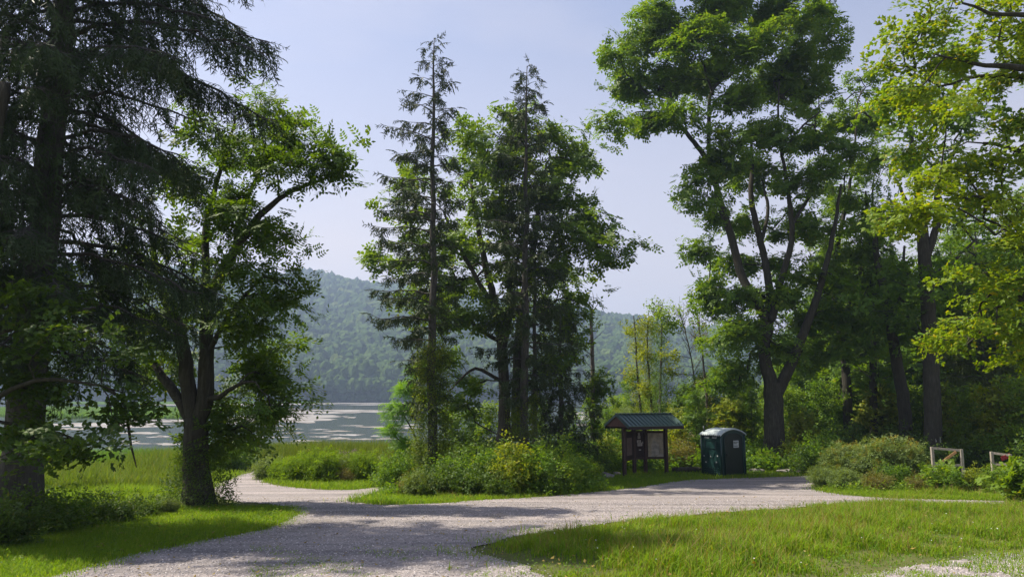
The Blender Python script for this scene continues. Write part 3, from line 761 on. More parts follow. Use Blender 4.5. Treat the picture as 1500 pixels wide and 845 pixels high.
def deadtwig(r, b):
    Q, rr = smooth_poly([W(1050,312,Y+.4), W(1020,308,Y-.2), W(992,313,Y-.6)], [.05,.035,.015], .2, .02)
    mb = MB().tube(Q, rr, 6)
    for p in ((990,300),(985,306),(996,304)): mb.tube([W(998,312,Y-.5), W(p[0],p[1],Y-.6)], [.012,.006], 4)
    mb.build('dead_branch', M_dead, r, True, b)
make_tree('ash_tree', 'great ash with furrowed trunk and spreading crown right of the toilet', 'tree', B, limbs, ells, T_pinc, M_ash, M_bark, dens=1.12, per=5, sig=.36, twig=.013, lump=.5, smin=1.0, smax=1.5, extra=deadtwig, flare=1.3)

# ------------------------------------------------------------------ right-hand woods
Y = 46.; B = at(1243, Y)
limbs = [pxl(Y, [(1243,680,.3),(1240,560,.26),(1228,470,.2),(1222,400,.16),(1235,320,.12),(1250,240,.08),(1255,160,.04)]), pxl(Y, [(1230,480,.14),(1260,400,.1),(1275,330,.07),(1280,260,.04)])]
ells = pxe(Y, [(1250,120,30,26),(1225,165,34,30),(1270,170,34,34),(1240,220,44,34),(1280,240,34,38),(1215,290,36,34),(1255,300,40,36),(1290,320,30,34),(1215,360,30,30),(1260,380,44,36),(1220,430,34,30),(1275,450,40,34),(1240,500,40,34),(1200,530,34,30),(1270,540,34,34),(1225,590,36,30)], 2.2)
make_tree('ash_tree', 'mid-green ash filling the gap between great ash and yellow maple', 'tree', B, limbs, ells, T_pinc, M_ash, M_bark, dens=.62, per=5, sig=.5, twig=.014, lump=.7, smin=1, smax=1.4)
Y = 39.; B = at(1365, Y)
limbs = [pxl(Y, [(1367,680,.46),(1366,600,.42),(1362,500,.38),(1356,400,.34),(1350,330,.28),(1345,280,.2),(1335,200,.12),(1330,130,.06)]),
  pxl(Y, [(1356,380,.2),(1375,320,.18,-.4),(1372,290,.15,-.5),(1385,250,.1,-.6),(1410,200,.06,-.8)]), pxl(Y, [(1352,350,.12),(1330,300,.1,.5),(1310,260,.06,.8)]),
  pxl(Y, [(1358,430,.1),(1400,380,.08,.5),(1430,350,.05,.8)])]
ells = pxe(Y, [(1320,180,34,34),(1350,130,40,34),(1310,240,30,30),(1390,180,44,36),(1360,230,38,26),(1420,240,40,34),(1440,300,34,34),(1400,310,30,26),(1310,330,30,34),(1320,400,34,30),(1420,380,36,34),(1380,420,24,30),(1300,460,30,30),(1430,440,34,30),(1460,380,30,34),(1330,480,26,26),(1400,70,40,40),(1450,150,36,40)], 2.2)
def plaque(r, b):
    p = W(1374, 644, Y - .42)
    MB().box(p, (.26, .02, .3)).build('notice_plate', M_plate, r, False, b)
m, n, o = mat('weathered_plate'); prin(n, o, ramp(n, noise(n, 9, 3, coords(n)), [(.4, (.2, .2, .19)), (.6, (.38, .38, .36))]), .6, .4); M_plate = m
make_tree('maple_tree', 'straight thick-trunked maple with a small grey notice on its bark', 'tree', B, limbs, ells, T_mapc, M_woods, M_bark, dens=.7, per=5, sig=.5, twig=.014, lump=.7, extra=plaque)
Y = 42.; B = at(1328, Y)
limbs = [pxl(Y, [(1330,680,.38),(1325,600,.34),(1312,520,.3),(1300,450,.25),(1285,380,.18),(1278,310,.1)]), pxl(Y, [(1308,500,.14),(1320,420,.1),(1325,360,.06)])]
ells = pxe(Y, [(1280,350,34,34),(1265,410,30,34),(1310,390,30,30),(1290,440,30,24),(1250,470,24,26),(1320,450,24,26)], 2.)
make_tree('maple_tree', 'leaning dark-trunked maple left of the straight one with the notice', 'tree', B, limbs, ells, T_mapc, M_woods, M_bark, dens=.7, per=4, sig=.5, twig=.014, lump=.7)
Y = 45.; B = at(1280, Y)
limbs = [pxl(Y, [(1281,670,.25),(1279,560,.22),(1277,450,.18),(1272,350,.12),(1268,280,.06)])]
ells = pxe(Y, [(1270,400,34,34),(1290,480,26,24),(1255,520,24,24),(1295,560,24,24)], 2.)
make_tree('maple_tree', 'narrow straight trunk behind the goldenrod, left of the leaning maple', 'tree', B, limbs, ells, T_mapc, M_woods, M_bark, dens=.6, per=4, sig=.5, twig=.014, lump=.7)

# yellow maple with its trunk outside the right edge
Y = 19.; B = at(1640, Y)
limbs = [([B, W(1640, 500, Y), W(1630, 300, Y), W(1600, 100, Y), W(1580, -80, Y)], [.4, .34, .28, .2, .1]),
 pxl(Y, [(1610,140,.16),(1540,108,.12,-.3),(1480,98,.08,-.5),(1430,94,.05,-.6),(1370,80,.02,-.7)]),
 pxl(Y, [(1620,200,.16),(1540,125,.1,.4),(1480,112,.07,.6),(1430,112,.05,.8),(1380,125,.03,.9),(1340,110,.02,1)]),
 pxl(Y, [(1590,30,.12),(1520,25,.08,-.6),(1460,20,.05,-.9),(1410,5,.03,-1)]),
 pxl(Y, [(1630,330,.14),(1560,260,.1,.6),(1490,220,.06,.9),(1440,210,.04,1)]),
 pxl(Y, [(1635,420,.12),(1560,370,.08),(1500,350,.05),(1440,320,.03)]),
 pxl(Y, [(1635,480,.12),(1570,470,.08,-.5),(1510,440,.05,-.7),(1460,450,.03,-.8)])]
ells = pxe(Y, [(1330,60,34,26),(1310,95,24,22),(1365,40,34,30),(1390,90,40,26),(1340,130,34,24),(1310,150,16,12),(1430,60,44,34),(1480,30,40,34),(1440,130,44,22),(1490,100,40,34),(1400,165,38,16),(1470,175,40,24),
  (1440,5,44,30),(1380,-10,40,26),(1500,-20,60,40),(1345,215,28,9),(1370,270,34,18),(1410,245,34,18),(1350,305,24,10),(1465,240,40,24),(1440,290,40,20),(1490,300,34,26),(1330,318,18,8),(1480,350,34,20),
  (1425,470,28,16),(1460,440,34,22),(1490,410,30,24),(1480,480,26,14),(1412,500,12,8),(1440,395,20,10),(1530,200,50,60),(1550,330,40,60),(1560,450,40,40),(1560,60,60,60),(1530,520,30,20)], 1.0)
make_tree('maple_tree', 'yellow-green maple with thin bare boughs overhanging from upper right', 'tree', B, limbs, ells, T_map, M_maple, M_bark, dens=2.1, per=4, sig=.26, twig=.008, lump=.36, flat=.45, smin=.75, smax=1.15)

# ------------------------------------------------------------------ prototypes for woods and thickets
def local_tree(name, label, cat, H, rad, T, lm, bm, seed, dens, per, sig, z0=.2, r0=.12, lump=.45, group=None, nell=9, smin=.8, smax=1.25, twig=.01, upj=.45, slim=1., nst=1):
    r = random.Random(seed); limbs = []
    top = np.array([r.uniform(-.06, .06) * H, r.uniform(-.06, .06) * H, H * .93])
    limbs.append(([(0, 0, -.1), top * .3 + (r.uniform(-.1, .1), 0, 0), top * .6, top], [r0, r0 * .8, r0 * .5, r0 * .15]))
    for k in range(nst - 1):
        a = r.uniform(0, 6.28); limbs.append(([(0, 0, .05), (math.cos(a) * rad * .3, math.sin(a) * rad * .3, H * .4), (math.cos(a) * rad * .5, math.sin(a) * rad * .5, H * .8)], [r0 * .7, r0 * .5, r0 * .15]))
    ells = []
    for k in range(nell):
        f = z0 + (1 - z0) * (k + .5) / nell; a = k * 2.4 + r.uniform(-.4, .4)
        sp = rad * slim * (math.sin(math.pi * min(1, .25 + .75 * f)) ** .7)
        q = sp * r.uniform(.3, .75)
        e = sp * r.uniform(.42, .7)
        ells.append(((math.cos(a) * q, math.sin(a) * q, f * H * .97), (e, e, max(e * .7, H * (1 - z0) / nell * .6))))
    return make_tree(name, label, cat, (0, 0, 0), limbs, ells, T, lm, bm, dens, per, sig, group, twig, None, .7, lump, smin, smax, upj=upj, flare=1.1)

used = {}
def place(proto, px, Y_, s, label, group, rz=None, sz=None, X=None):
    p = at(px, Y_) if X is None else np.array([X, Y_, float(gz(X, Y_))])
    rz = rng.uniform(0, 6.28) if rz is None else rz
    s3 = (s, s, s * (sz or 1)) 
    if proto.name not in used:
        used[proto.name] = 1; proto.location = p; proto.rotation_euler = (0, 0, rz); proto.scale = s3; proto['label'] = label
        if group: proto['group'] = group
        return proto
    return dup(proto, tuple(p), rz, s3, label, group)

gW = 'tall trees deep in the right-hand woods'
wt = [local_tree('forest_tree', 'x', 'tree', 18, 4.2, T_mapc, M_woods, M_bark, 1, .75, 5, .5, .22, .24, .7, gW, 13, .95, 1.4, .014),
      local_tree('forest_tree', 'x', 'tree', 20, 3.8, T_pinc, M_ash, M_bark, 2, .75, 5, .5, .28, .26, .7, gW, 13, .95, 1.4, .014),
      local_tree('forest_tree', 'x', 'tree', 16, 3.6, T_mapc, M_lite, M_bark2, 3, .7, 5, .5, .15, .2, .7, gW, 12, .95, 1.4, .014)]
for i, (px, yy, k, s) in enumerate([(1165,62,2,.62),(1190,57,0,.72),(1225,60,1,.85),(1262,64,0,.95),(1305,58,1,.9),(1350,66,2,1),(1395,56,0,.95),(1430,63,1,1),(1475,55,0,1),(1520,60,1,1.05),(1570,52,0,1),(1610,62,2,1),(1340,78,0,1.1),(1420,80,1,1.1),(1500,80,2,1.1),(1270,85,1,1),(1210,82,2,.9),(1150,84,0,.55),(1660,56,1,1)]):
    place(wt[k], px, yy, s, 'shaded tree among many deep in the right-hand woods behind the great ash', gW)
make_spruce('pine_tree', 'dim feathery pine at the right edge behind the wooden gates', at(1455, 44), 13, .2, lambda h, a: np.interp(h, [0, 1, 5, 10, 13], [2.4, 3.0, 2.8, 1.5, .2]), T_sprig, leaf_mat('pine_needle', (.075, .12, .03), (.11, .15, .04), (.15, .14, .05), .3), .8, 80, perl=7, droop=.2, hang=.4, side=.5, start=.1, sm=(.8, 1.3))

gS = 'saplings of the thicket behind kiosk and toilet'
sp_ = [local_tree('sapling', 'x', 'sapling', 5.5, 1.3, T_smlc, M_lite, M_bark2, 11, 2.3, 4, .26, .08, .05, .35, gS, 9, .8, 1.2, .007, nst=2),
       local_tree('sapling', 'x', 'sapling', 6.5, 1.2, T_pinc, M_woods, M_bark2, 12, 2.1, 3, .26, .12, .05, .35, gS, 9, .7, 1.0, .007),
       local_tree('sapling', 'x', 'sapling', 4.2, 1.4, T_mapc, M_yel, M_bark2, 13, 2.3, 4, .26, .05, .04, .35, gS, 8, .7, 1.1, .007, nst=3),
       local_tree('sapling', 'x', 'sapling', 6, 1.3, T_smlc, M_woods, M_bark2, 14, 2.3, 4, .26, .08, .05, .35, gS, 9, .8, 1.2, .007, nst=2)]
saps = [ # px, Y, proto, scale, label
 (888,47,3,.62,'small green sapling just left of the kiosk roof'),
 (905,52,0,.75,'pale leafy sapling behind the kiosk gable'),
 (985,45,2,.75,'yellowish sapling between kiosk roof and toilet'),
 (1003,48,0,.85,'light green sapling rising behind the gap between kiosk and toilet'),
 (1022,44,1,.7,'compound-leaved sapling behind the toilet\'s left wall'),
 (1045,47,3,.95,'dense green sapling directly behind the toilet roof'),
 (1066,45,2,.9,'yellow-green sapling behind the toilet door side'),
 (1085,49,0,1.0,'pale tall sapling rising behind the toilet\'s right corner'),
 (1103,44.5,1,.75,'compound-leaved sapling between toilet and great ash trunk'),
 (1160,46,0,.85,'pale sapling just right of the great ash trunk'),
 (1182,43,2,.7,'yellow-green sapling right of the great ash, lit at the top'),
 (1205,46,3,.85,'green sapling behind the first goldenrod clump'),
 (1235,49,0,.85,'pale sapling between the goldenrod and the woods'),
 (1262,47,1,.8,'compound-leaved sapling left of the narrow straight trunk'),
 (1300,45,2,1.1,'dense sapling between the narrow and the leaning trunks'),
 (1345,44,0,.85,'light sapling between the leaning and the straight thick trunk'),
 (1392,43,2,1.0,'yellow-green sapling right of the thick trunk with the notice'),
 (1425,40,0,.85,'low green sapling behind the open wooden gate'),
 (1470,38,2,1.0,'compound-leaved sapling behind the far right gate'),
 (1505,37,0,.9,'pale sapling at the right edge behind the vines'),
 (960,54,3,.8,'green sapling behind the ridge of the kiosk'),
 (930,58,1,.9,'compound-leaved sapling behind the vine-clad stems'),
 (662,42,0,.62,'pale sapling by the shore behind the left half of the middle grove'),
 (690,43,3,.6,'green sapling by the shore behind the drooping walnut bough'),
 (718,42,0,.7,'light sapling just left of the grove trunks by the water'),
 (798,43,1,.6,'compound-leaved sapling by the shore behind the hemlock'),
 (838,45,3,.6,'green sapling between hemlock and dead snag by the water'),
]
for px, yy, k, s, lb in saps: place(sp_[k], px, yy, s * 1.0, lb, gS)
for i in range(26):
    px = 1120 + 460 * (i + rng.random()) / 26; place(sp_[(0, 2, 1, 0, 3, 2)[i % 6]], px, rng.uniform(50, 66), rng.uniform(.7, 1.1), 'one of many leafy saplings filling the shade of the right-hand woods', 'understorey of the right-hand woods')
for i in range(9):
    px = 905 + 240 * (i + rng.random()) / 9; place(sp_[i % 4], px, rng.uniform(60, 80), rng.uniform(.7, 1.0), 'leafy sapling in the thicket far behind kiosk and toilet', 'understorey behind kiosk and toilet')

# vine-clad slender trees behind the kiosk
def slim_tree(name, label, pts, Y, vine, r0, ells=None, lm=M_yel, bare=0, T=T_smlc, vn=500, vr=.3, cat='tree'):
    B = at(pts[0][0], Y); P = [B] + [W(p[0], p[1], Y) for p in pts[1:]]
    limbs = [(P, list(np.linspace(r0, .02, len(P))))]
    def ex(root, b):
        if vine:
            n = vn; Q, rr = smooth_poly(P, np.linspace(r0, .02, len(P)), .2); idx = (rng.random(n) * len(Q) * .93).astype(int)
            a = rng.uniform(0, 6.28, n); q = vr * rng.uniform(.3, 1.2, n) * (.55 + .45 * np.sin(idx * .35) ** 2)
            PP = Q[idx] + np.stack([np.cos(a) * q, np.sin(a) * q, rng.normal(0, .1, n)], -1); D = np.stack([np.cos(a), np.sin(a), rng.uniform(-1.2, .2, n)], -1)
            mb = MB(); stamps(mb, T_sml, PP, D, .8, 1.3, .8); mb.build('climbing_vine', vine, root, False, b)
        if bare:
            mb = MB(); ea, eb, ra, rb = [], [], [], []
            for k in range(bare):
                f = rng.uniform(.45, 1); i = f * (len(P) - 1); p = np.array([np.interp(i, np.arange(len(P)), np.array(P)[:, c]) for c in range(3)])
                a = rng.uniform(0, 6.28); L = rng.uniform(.6, 1.8) * (1.2 - .5 * f); d = np.array([math.cos(a) * .6, math.sin(a) * .6, rng.uniform(.4, 1.1)]); d /= np.linalg.norm(d)
                m1 = p + d * L * .5 + rng.normal(0, .05, 3); m2 = p + d * L + np.array([0, 0, .1 * L])
                ea += [p, m1]; eb += [m1, m2]; ra += [.02, .012]; rb += [.012, .006]
                for _ in range(3):
                    e_ = m1 + rng.normal(0, .25, 3) * L + d * .3 * L; ea.append(m1); eb.append(e_); ra.append(.009); rb.append(.005)
            mb.tube([np.array(P[1]), *[np.array(q_) for q_ in P[2:]]], .012, 5); mb.frusta(np.array(ea), np.array(eb), np.array(ra), np.array(rb), 4); mb.build('branchwork', M_dead, root, True, b)
    return make_tree(name, label, cat, B, limbs, pxe(Y, ells) if ells else pxe(Y, [(pts[-1][0], pts[-1][1] + 10, 4, 5)]), T, lm, M_dead if bare else M_bark2, dens=1.3 if ells else .3, per=3, sig=.22, twig=.008, lump=.3, extra=ex, flare=1.1)
slim_tree('vine_clad_tree', 'leftmost slender yellow-green stem wrapped in vines behind the kiosk', [(939,690),(938,600),(933,540),(930,480),(928,462)], 50, M_yel, .1, [(925,485,12,10),(940,470,14,10),(935,510,14,14),(925,545,10,14)], vn=260)
slim_tree('vine_clad_tree', 'middle vine-wrapped stem behind the kiosk, thickly green', [(958,690),(955,600),(950,540),(948,500),(950,460)], 49, M_yel, .11, [(950,480,16,12),(948,520,14,16),(950,565,16,18)], vn=420)
slim_tree('vine_clad_tree', 'right vine-wrapped stem behind the kiosk with pale wispy top', [(968,690),(967,600),(968,540),(969,490),(968,450)], 48, M_woods, .12, [(962,452,12,12),(980,455,16,12),(985,475,10,10)], lm=M_lite, vn=520, bare=8)
slim_tree('slender_tree', 'thin half-bare tree with reddish stem left of the great ash', [(1037,690),(1036,600),(1030,530),(1024,480),(1018,450)], 46, M_rust, .1, [(1045,500,14,14),(1050,470,12,10),(1015,560,16,14)], lm=M_lite, bare=26, vn=130)
slim_tree('slender_tree', 'bare twiggy young tree just left of the reddish-stemmed one', [(1025,690),(1022,600),(1015,540),(1005,490),(995,455)], 48, None, .07, [(990,545,16,14),(980,520,12,10)], lm=M_yel, bare=22)
# dead snag
def snag():
    Y = 40.; B = at(870, Y); root = empty('dead_snag', tuple(B), 'grey dead snag with forked bare top right of the middle grove', 'dead tree')
    Q, rr = smooth_poly([B, W(868,600,Y), W(868,530,Y), W(866,480,Y), W(867,452,Y)], [.16,.13,.11,.09,.06], .4, .01); mb = MB().tube(Q, rr, 8)
    for a, b, c, r in [((866,465),(870,440),(868,428),.03),((867,458),(876,445),(874,430),.025),((866,472),(858,462),(852,455),.025),((867,520),(855,512),(846,505),.03),((867,540),(857,528),(850,524),.02),((868,500),(878,490),(884,484),.02),((867,480),(874,468),(878,455),.015)]:
        mb.tube([W(*a, Y), W(*b, Y - .2), W(*c, Y - .3)], [r, r * .7, r * .3], 5)
    mb.build('trunk', M_dead, root, True, B)
    cb = MB(); n = 130; P = []
    for i in range(n):
        t = rng.random(); px, py_ = (868 + rng.normal(0, 5), 560 + 110 * t) if rng.random() < .6 else (868 + abs(rng.normal(8, 9)), 545 + 30 * rng.random() + 8 * rng.random())
        P.append(W(px, py_, Y + rng.normal(0, .3)))
    P = np.array(P); D = rng.normal(0, 1, P.shape); D[:, 2] -= .6
    stamps(cb, T_pinc, P, D, .7, 1.1); cb.build('climbing_vine', M_walnut, root, False, B)
snag()

# ------------------------------------------------------------------ shrubs
def local_shrub(name, cat, H, rad, T, lm, seed, n=170, per=3, sig=.13, smin=.6, smax=1., top=None, group=None, nst=10, squash=1.):
    """many-stemmed shrub or tall herb: stems fan out from one root, leaves along their upper part"""
    r = np.random.default_rng(seed); root = empty(name, (0, 0, 0), 'x', cat, group); mb = MB(); cb = MB(); fb = MB()
    ea, eb, ra, rb = [], [], [], []; P = []; D = []; tips = []
    for k in range(nst):
        a = k * 2.4 + r.uniform(-.4, .4); q = rad * math.sqrt((k + .5) / nst) * r.uniform(.7, 1.2); h = H * (1 - .4 * (q / rad) ** 2) * r.choice([.55, .75, .95, 1.15], p=[.2, .35, .3, .15]) * r.uniform(.9, 1.1)
        p0 = np.array([math.cos(a), math.sin(a), -1.]) * .012; p3 = np.array([math.cos(a) * q, math.sin(a) * q, h])
        t = np.linspace(0, 1, 6)[:, None]; Q = p0 + (p3 - p0) * t + np.array([0, 0, .18 * h]) * 4 * t * (1 - t) * .6 + r.normal(0, .03, (6, 3)) * t
        ea += list(Q[:-1]); eb += list(Q[1:]); ra += [.014, .012, .01, .008, .006]; rb += [.012, .01, .008, .006, .004]
        m = int(n / nst)
        tt = .12 + .88 * r.random(m); i = tt * 5
        pp = np.stack([np.interp(i, np.arange(6), Q[:, c]) for c in range(3)], -1) + r.normal(0, sig, (m, 3)) * (.6 + .8 * rad)
        P.append(pp); dd = r.normal(0, 1, (m, 3)); dd[:, :2] += np.array([math.cos(a), math.sin(a)]) * .8; dd[:, 2] = dd[:, 2] * .5 + .1; D.append(dd); tips.append(Q[-1])
    mb.frusta(np.array(ea), np.array(eb), np.array(ra), np.array(rb), 4); mb.build('stems', M_bark2, root, True)
    P = np.repeat(np.concatenate(P), per, 0); D = np.repeat(np.concatenate(D), per, 0) + r.normal(0, .6, (len(P), 3)); P = P + r.normal(0, .09, P.shape); P[:, 2] = np.maximum(P[:, 2], .03)
    stamps(cb, T, P, D, smin, smax, .7); cb.build('leaves', lm, root)
    if top is not None:
        tp = np.array(tips); pp = np.repeat(tp, 9, 0) + r.normal(0, .07, (len(tp) * 9, 3)); dd = r.normal(0, 1, pp.shape); dd[:, 2] = abs(dd[:, 2])
        stamps(fb, T_sml, pp, dd, .2, .4, .9); fb.build('flower_heads', top, root)
    return root
T_herb = [spray_small(200 + i, 14, .14, .4, .09, .2) for i in range(4)]
T_lite = [spray_small(210 + i, 8, .125, .36, .15, .6) for i in range(4)]
T_lites = [spray_small(220 + i, 9, .08, .3, .12, .6) for i in range(4)]
SH = {
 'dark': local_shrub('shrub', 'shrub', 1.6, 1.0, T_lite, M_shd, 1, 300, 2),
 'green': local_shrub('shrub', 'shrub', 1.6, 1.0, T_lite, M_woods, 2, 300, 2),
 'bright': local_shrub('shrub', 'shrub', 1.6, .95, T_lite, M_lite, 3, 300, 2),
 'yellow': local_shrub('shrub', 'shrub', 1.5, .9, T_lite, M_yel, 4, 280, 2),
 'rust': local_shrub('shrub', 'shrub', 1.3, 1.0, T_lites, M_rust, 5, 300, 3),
 'gold': local_shrub('goldenrod_clump', 'goldenrod', 1.7, .8, T_herb, M_willow, 6, 460, 3, .09, .7, 1.1, M_gold, None, 26),
 'herb': local_shrub('weed_clump', 'weeds', 1.1, .8, T_herb, M_meadow, 7, 420, 3, .08, .6, 1., None, None, 30),
 'grey': local_shrub('weed_clump', 'weeds', 1.1, .8, T_herb, M_willow, 8, 420, 3, .08, .6, 1., None, None, 28),
 'pink': local_shrub('loosestrife_clump', 'wildflowers', 1.2, .7, T_herb, M_reed, 9, 380, 3, .07, .6, 1., M_pink, None, 24),
 'willow': local_shrub('willow_shrub', 'shrub', 3.4, 1.7, T_nar, M_willow, 10, 800, 3, .14, .9, 1.3, None, None, 30),
 'vine': local_shrub('grapevine', 'vine', 1.5, .9, T_big, M_lite, 12, 120, 2, .14, .5, .9, None, None, 12),
}
gI = 'shrubs along the front of the middle island'; gF = 'weed clumps on the bank behind the side track'; gL = 'shrubs at lower left beneath the big spruce'; gR = 'shrubs and herbs before the right-hand woods'; gK = 'shrubs around kiosk and toilet'
shr = [
 ('green',582,29,.95,'rounded green shrub at the left tip of the middle island',gI),
 ('rust',598,26,.62,'low brownish shrub at the left tip of the middle island',gI),
 ('bright',566,31,.7,'bright low shrub beside the side track, left of the ivy spruce',gI),
 ('grey',615,25.3,.8,'grey-green weedy clump left of the ivied spruce foot',gI),
 ('dark',640,25.6,.9,'dark shrub in front of the ivied spruce foot',gI),
 ('green',662,27,1.0,'green shrub just right of the ivied spruce foot',gI),
 ('dark',690,25.8,.95,'dark shrub in the middle of the island\'s front row',gI),
 ('green',712,27,1.05,'green shrub left of the bright yellow-green one',gI),
 ('yellow',750,26.2,1.12,'yellow-green sunlit shrub below the second spruce',gI),
 ('dark',728,25.4,.7,'low dark shrub before the yellow-green sunlit one',gI),
 ('green',780,26.6,1.0,'green shrub right of the yellow-green sunlit one',gI),
 ('bright',815,27.6,1.15,'light green domed shrub with shaded foot, right part of island',gI),
 ('dark',800,26.8,.7,'small dark shrub in front of the light domed one',gI),
 ('green',845,29.5,1.0,'green shrub at the right end of the middle island',gI),
 ('bright',866,31,.7,'small light shrub beside the boulder left of the kiosk',gI),
 ('dark',600,33,.9,'tall dark shrub behind the left tip of the island',gI),
 ('dark',670,33,1.15,'dark tall shrub in the shade between the two spruces',gI),
 ('dark',705,34,1.1,'dark tall shrub before the grove trunks',gI),
 ('green',735,32,1.0,'green tall shrub hiding the foot of the grove trunks',gI),
 ('dark',790,33,1.15,'dark tall shrub right of the second spruce',gI),
 ('green',830,35,1.1,'green tall shrub beneath the hemlock',gI),
 ('dark',858,37,1.1,'dark tall shrub between hemlock and dead snag',gI),
 ('grey',392,35.5,.85,'grey-green clump at the left end of the far bank',gF),
 ('herb',412,34.6,.75,'green clump second from the left on the far bank',gF),
 ('herb',436,34.2,1.0,'bright clump left of the tallest bright one on the far bank',gF),
 ('herb',470,33.8,1.08,'tallest bright clump in the middle of the far bank',gF),
 ('grey',497,34.6,.9,'greyish shaded clump right of the tallest bright one',gF),
 ('pink',512,36,1.0,'pink-tipped loosestrife clump on the far bank',gF),
 ('herb',533,34.2,.92,'green clump right of the pink loosestrife',gF),
 ('rust',504,33.4,.5,'low brownish tuft at the edge of the side track',gF),
 ('grey',556,35.5,.9,'grey-green clump at the right end of the far bank',gF),
 ('dark',8,12.6,.62,'dark shrub in the lower left corner under the spruce',gL),
 ('dark',48,14.2,.5,'second dark shrub from the lower left corner',gL),
 ('green',92,14.8,.5,'green shrub with large leaves left of the walnut, half shaded',gL),
 ('dark',135,15.8,.45,'dark shrub midway between spruce and walnut',gL),
 ('dark',178,16.6,.45,'dark shrub nearest the walnut among the large ones',gL),
 ('dark',215,17.8,.34,'low dark shrub just left of the walnut foot',gL),
 ('grey',246,18.6,.3,'small brownish-green tangle touching the walnut foot',gL),
 ('dark',20,17,.65,'dark shrub behind the one in the lower left corner',gL),
 ('green',335,41,1.1,'rounded green clump at the shore right of the walnut',gL),
 ('green',356,43,.9,'green clump at the shore beside the end of the track',gL),
 ('rust',1000,41,1.25,'rusty-tinged shrub between kiosk and toilet',gK),
 ('yellow',990,44,1.3,'yellow-green shrub behind the rusty one',gK),
 ('green',878,39,1.0,'green shrub left of the kiosk\'s front post',gK),
 ('yellow',893,42,1.1,'yellowish shrub behind the left side of the kiosk',gK),
 ('green',925,43,1.2,'green shrub seen under the kiosk\'s boards',gK),
 ('bright',955,42.5,1.1,'light green shrub seen under the kiosk\'s map board',gK),
 ('willow',905,50,1.0,'greyish-green willow shrub behind the kiosk gable',gK),
 ('green',1100,42,1.0,'green shrub between toilet and great ash',gK),
 ('bright',1118,40.8,.6,'low light green shrub at the great ash\'s left foot',gK),
 ('yellow',1165,41,.9,'yellow-green shrub at the great ash\'s right foot',gR),
 ('dark',1188,38,1.0,'dark shrub right of the great ash behind the stones',gR),
 ('green',1210,37,1.15,'green shrub at the left end of the roadside herbs',gR),
 ('gold',1232,33.5,.95,'goldenrod clump farthest left among the roadside herbs',gR),
 ('grey',1205,31.5,.8,'grey-green weedy clump at the road\'s bend',gR),
 ('grey',1240,29.5,.85,'grey-green weeds in front of the leftmost goldenrod',gR),
 ('gold',1262,33,.9,'tall goldenrod clump in the middle of the herbs',gR),
 ('gold',1292,32,1.1,'tallest goldenrod clump below the leaning maple',gR),
 ('rust',1285,28.5,.75,'brown-tinged low shrub in front of the goldenrod',gR),
 ('green',1310,29.5,.75,'green shrub left of the broad-leaved vine',gR),
 ('gold',1330,32,.95,'goldenrod clump right below the leaning maple',gR),
 ('rust',1345,28,.55,'brownish shrub below the broad-leaved vine',gR),
 ('vine',1378,28,.95,'broad-leaved grapevine climbing before the open gate',gR),
 ('green',1396,27.4,.66,'green shrub under the open gate\'s frame',gR),
 ('yellow',1428,27.6,.62,'low yellowish shrub right of the open gate',gR),
 ('bright',1455,27,.66,'light shrub between the two gates',gR),
 ('green',1482,26.5,.7,'green shrub below the far right gate',gR),
 ('vine',1506,22,1.05,'large-leaved vine hanging in at the right edge',gR),
 ('dark',1250,40,1.5,'dark tall shrub in the shade behind the goldenrod',gR),
 ('dark',1310,41,1.5,'dark tall shrub between leaning and narrow trunks',gR),
 ('dark',1360,36,1.1,'dark shrub hiding the thick maple\'s foot',gR),
 ('dark',1420,38,1.2,'dark shrub in the shade behind the open gate',gR),
 ('green',1470,37,1.2,'shaded green shrub behind the far right gate',gR),
 ('dark',1530,33,1.5,'dark shrub just beyond the right edge',gR),
]
shr = [(k, px, yy, s * (.84 if g == gI and yy < 31.5 else .82 if g == gR and yy < 34.5 and k != 'gold' else 1), lb, g) for k, px, yy, s, lb, g in shr]
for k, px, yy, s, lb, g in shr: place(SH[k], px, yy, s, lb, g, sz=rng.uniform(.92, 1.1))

# ------------------------------------------------------------------ grass, reeds and ground cover
def blades(name, P, hmin, hmax, wd, m, label, cat, lean=.35, bend=.5, tuft=None):
    n = len(P); h = rng.uniform(hmin, hmax, n) if np.ndim(hmin) == 0 else hmin * rng.uniform(.6, 1.15, n)
    a = rng.uniform(0, 6.28, n); d = np.stack([np.cos(a), np.sin(a), np.zeros(n)], -1); s = np.stack([-np.sin(a), np.cos(a), np.zeros(n)], -1)
    tw = rng.uniform(-.8, .8, n)[:, None]; s = s * np.cos(tw) + d * np.sin(tw)
    l = (rng.random(n) * lean)[:, None]; b = (rng.random(n) * bend)[:, None]; hh = h[:, None]; wv = (wd * rng.uniform(.6, 1.3, n))[:, None]
    up = np.array([0, 0, 1.])
    p1 = P + (up + d * l * .6) * hh * .5; p2 = P + (up * (1 - .25 * b) + d * (l + b)) * hh
    V = np.stack([P - s * wv * .5, P + s * wv * .5, p1 + s * wv * .42, p1 - s * wv * .42, p2], 1).reshape(-1, 3)
    o = (np.arange(n) * 5)[:, None]
    mb = MB().add(V, [o + np.array([0, 1, 2, 3]), o + np.array([3, 2, 4])])
    return tag(mb.build(name, m), label, cat, kind='stuff')
def scatter(n, y0, y1, px0, px1, power=1.5):
    # uniform over the ground inside the view's wedge, thinned with distance
    u = rng.random(n); e = 2 - power
    Y = (y0 ** e + u * (y1 ** e - y0 ** e)) ** (1 / e) if abs(e) > 1e-3 else y0 * (y1 / y0) ** u
    X = (rng.uniform(px0, px1, n) - CX) / F * Y
    return np.stack([X, Y], -1)
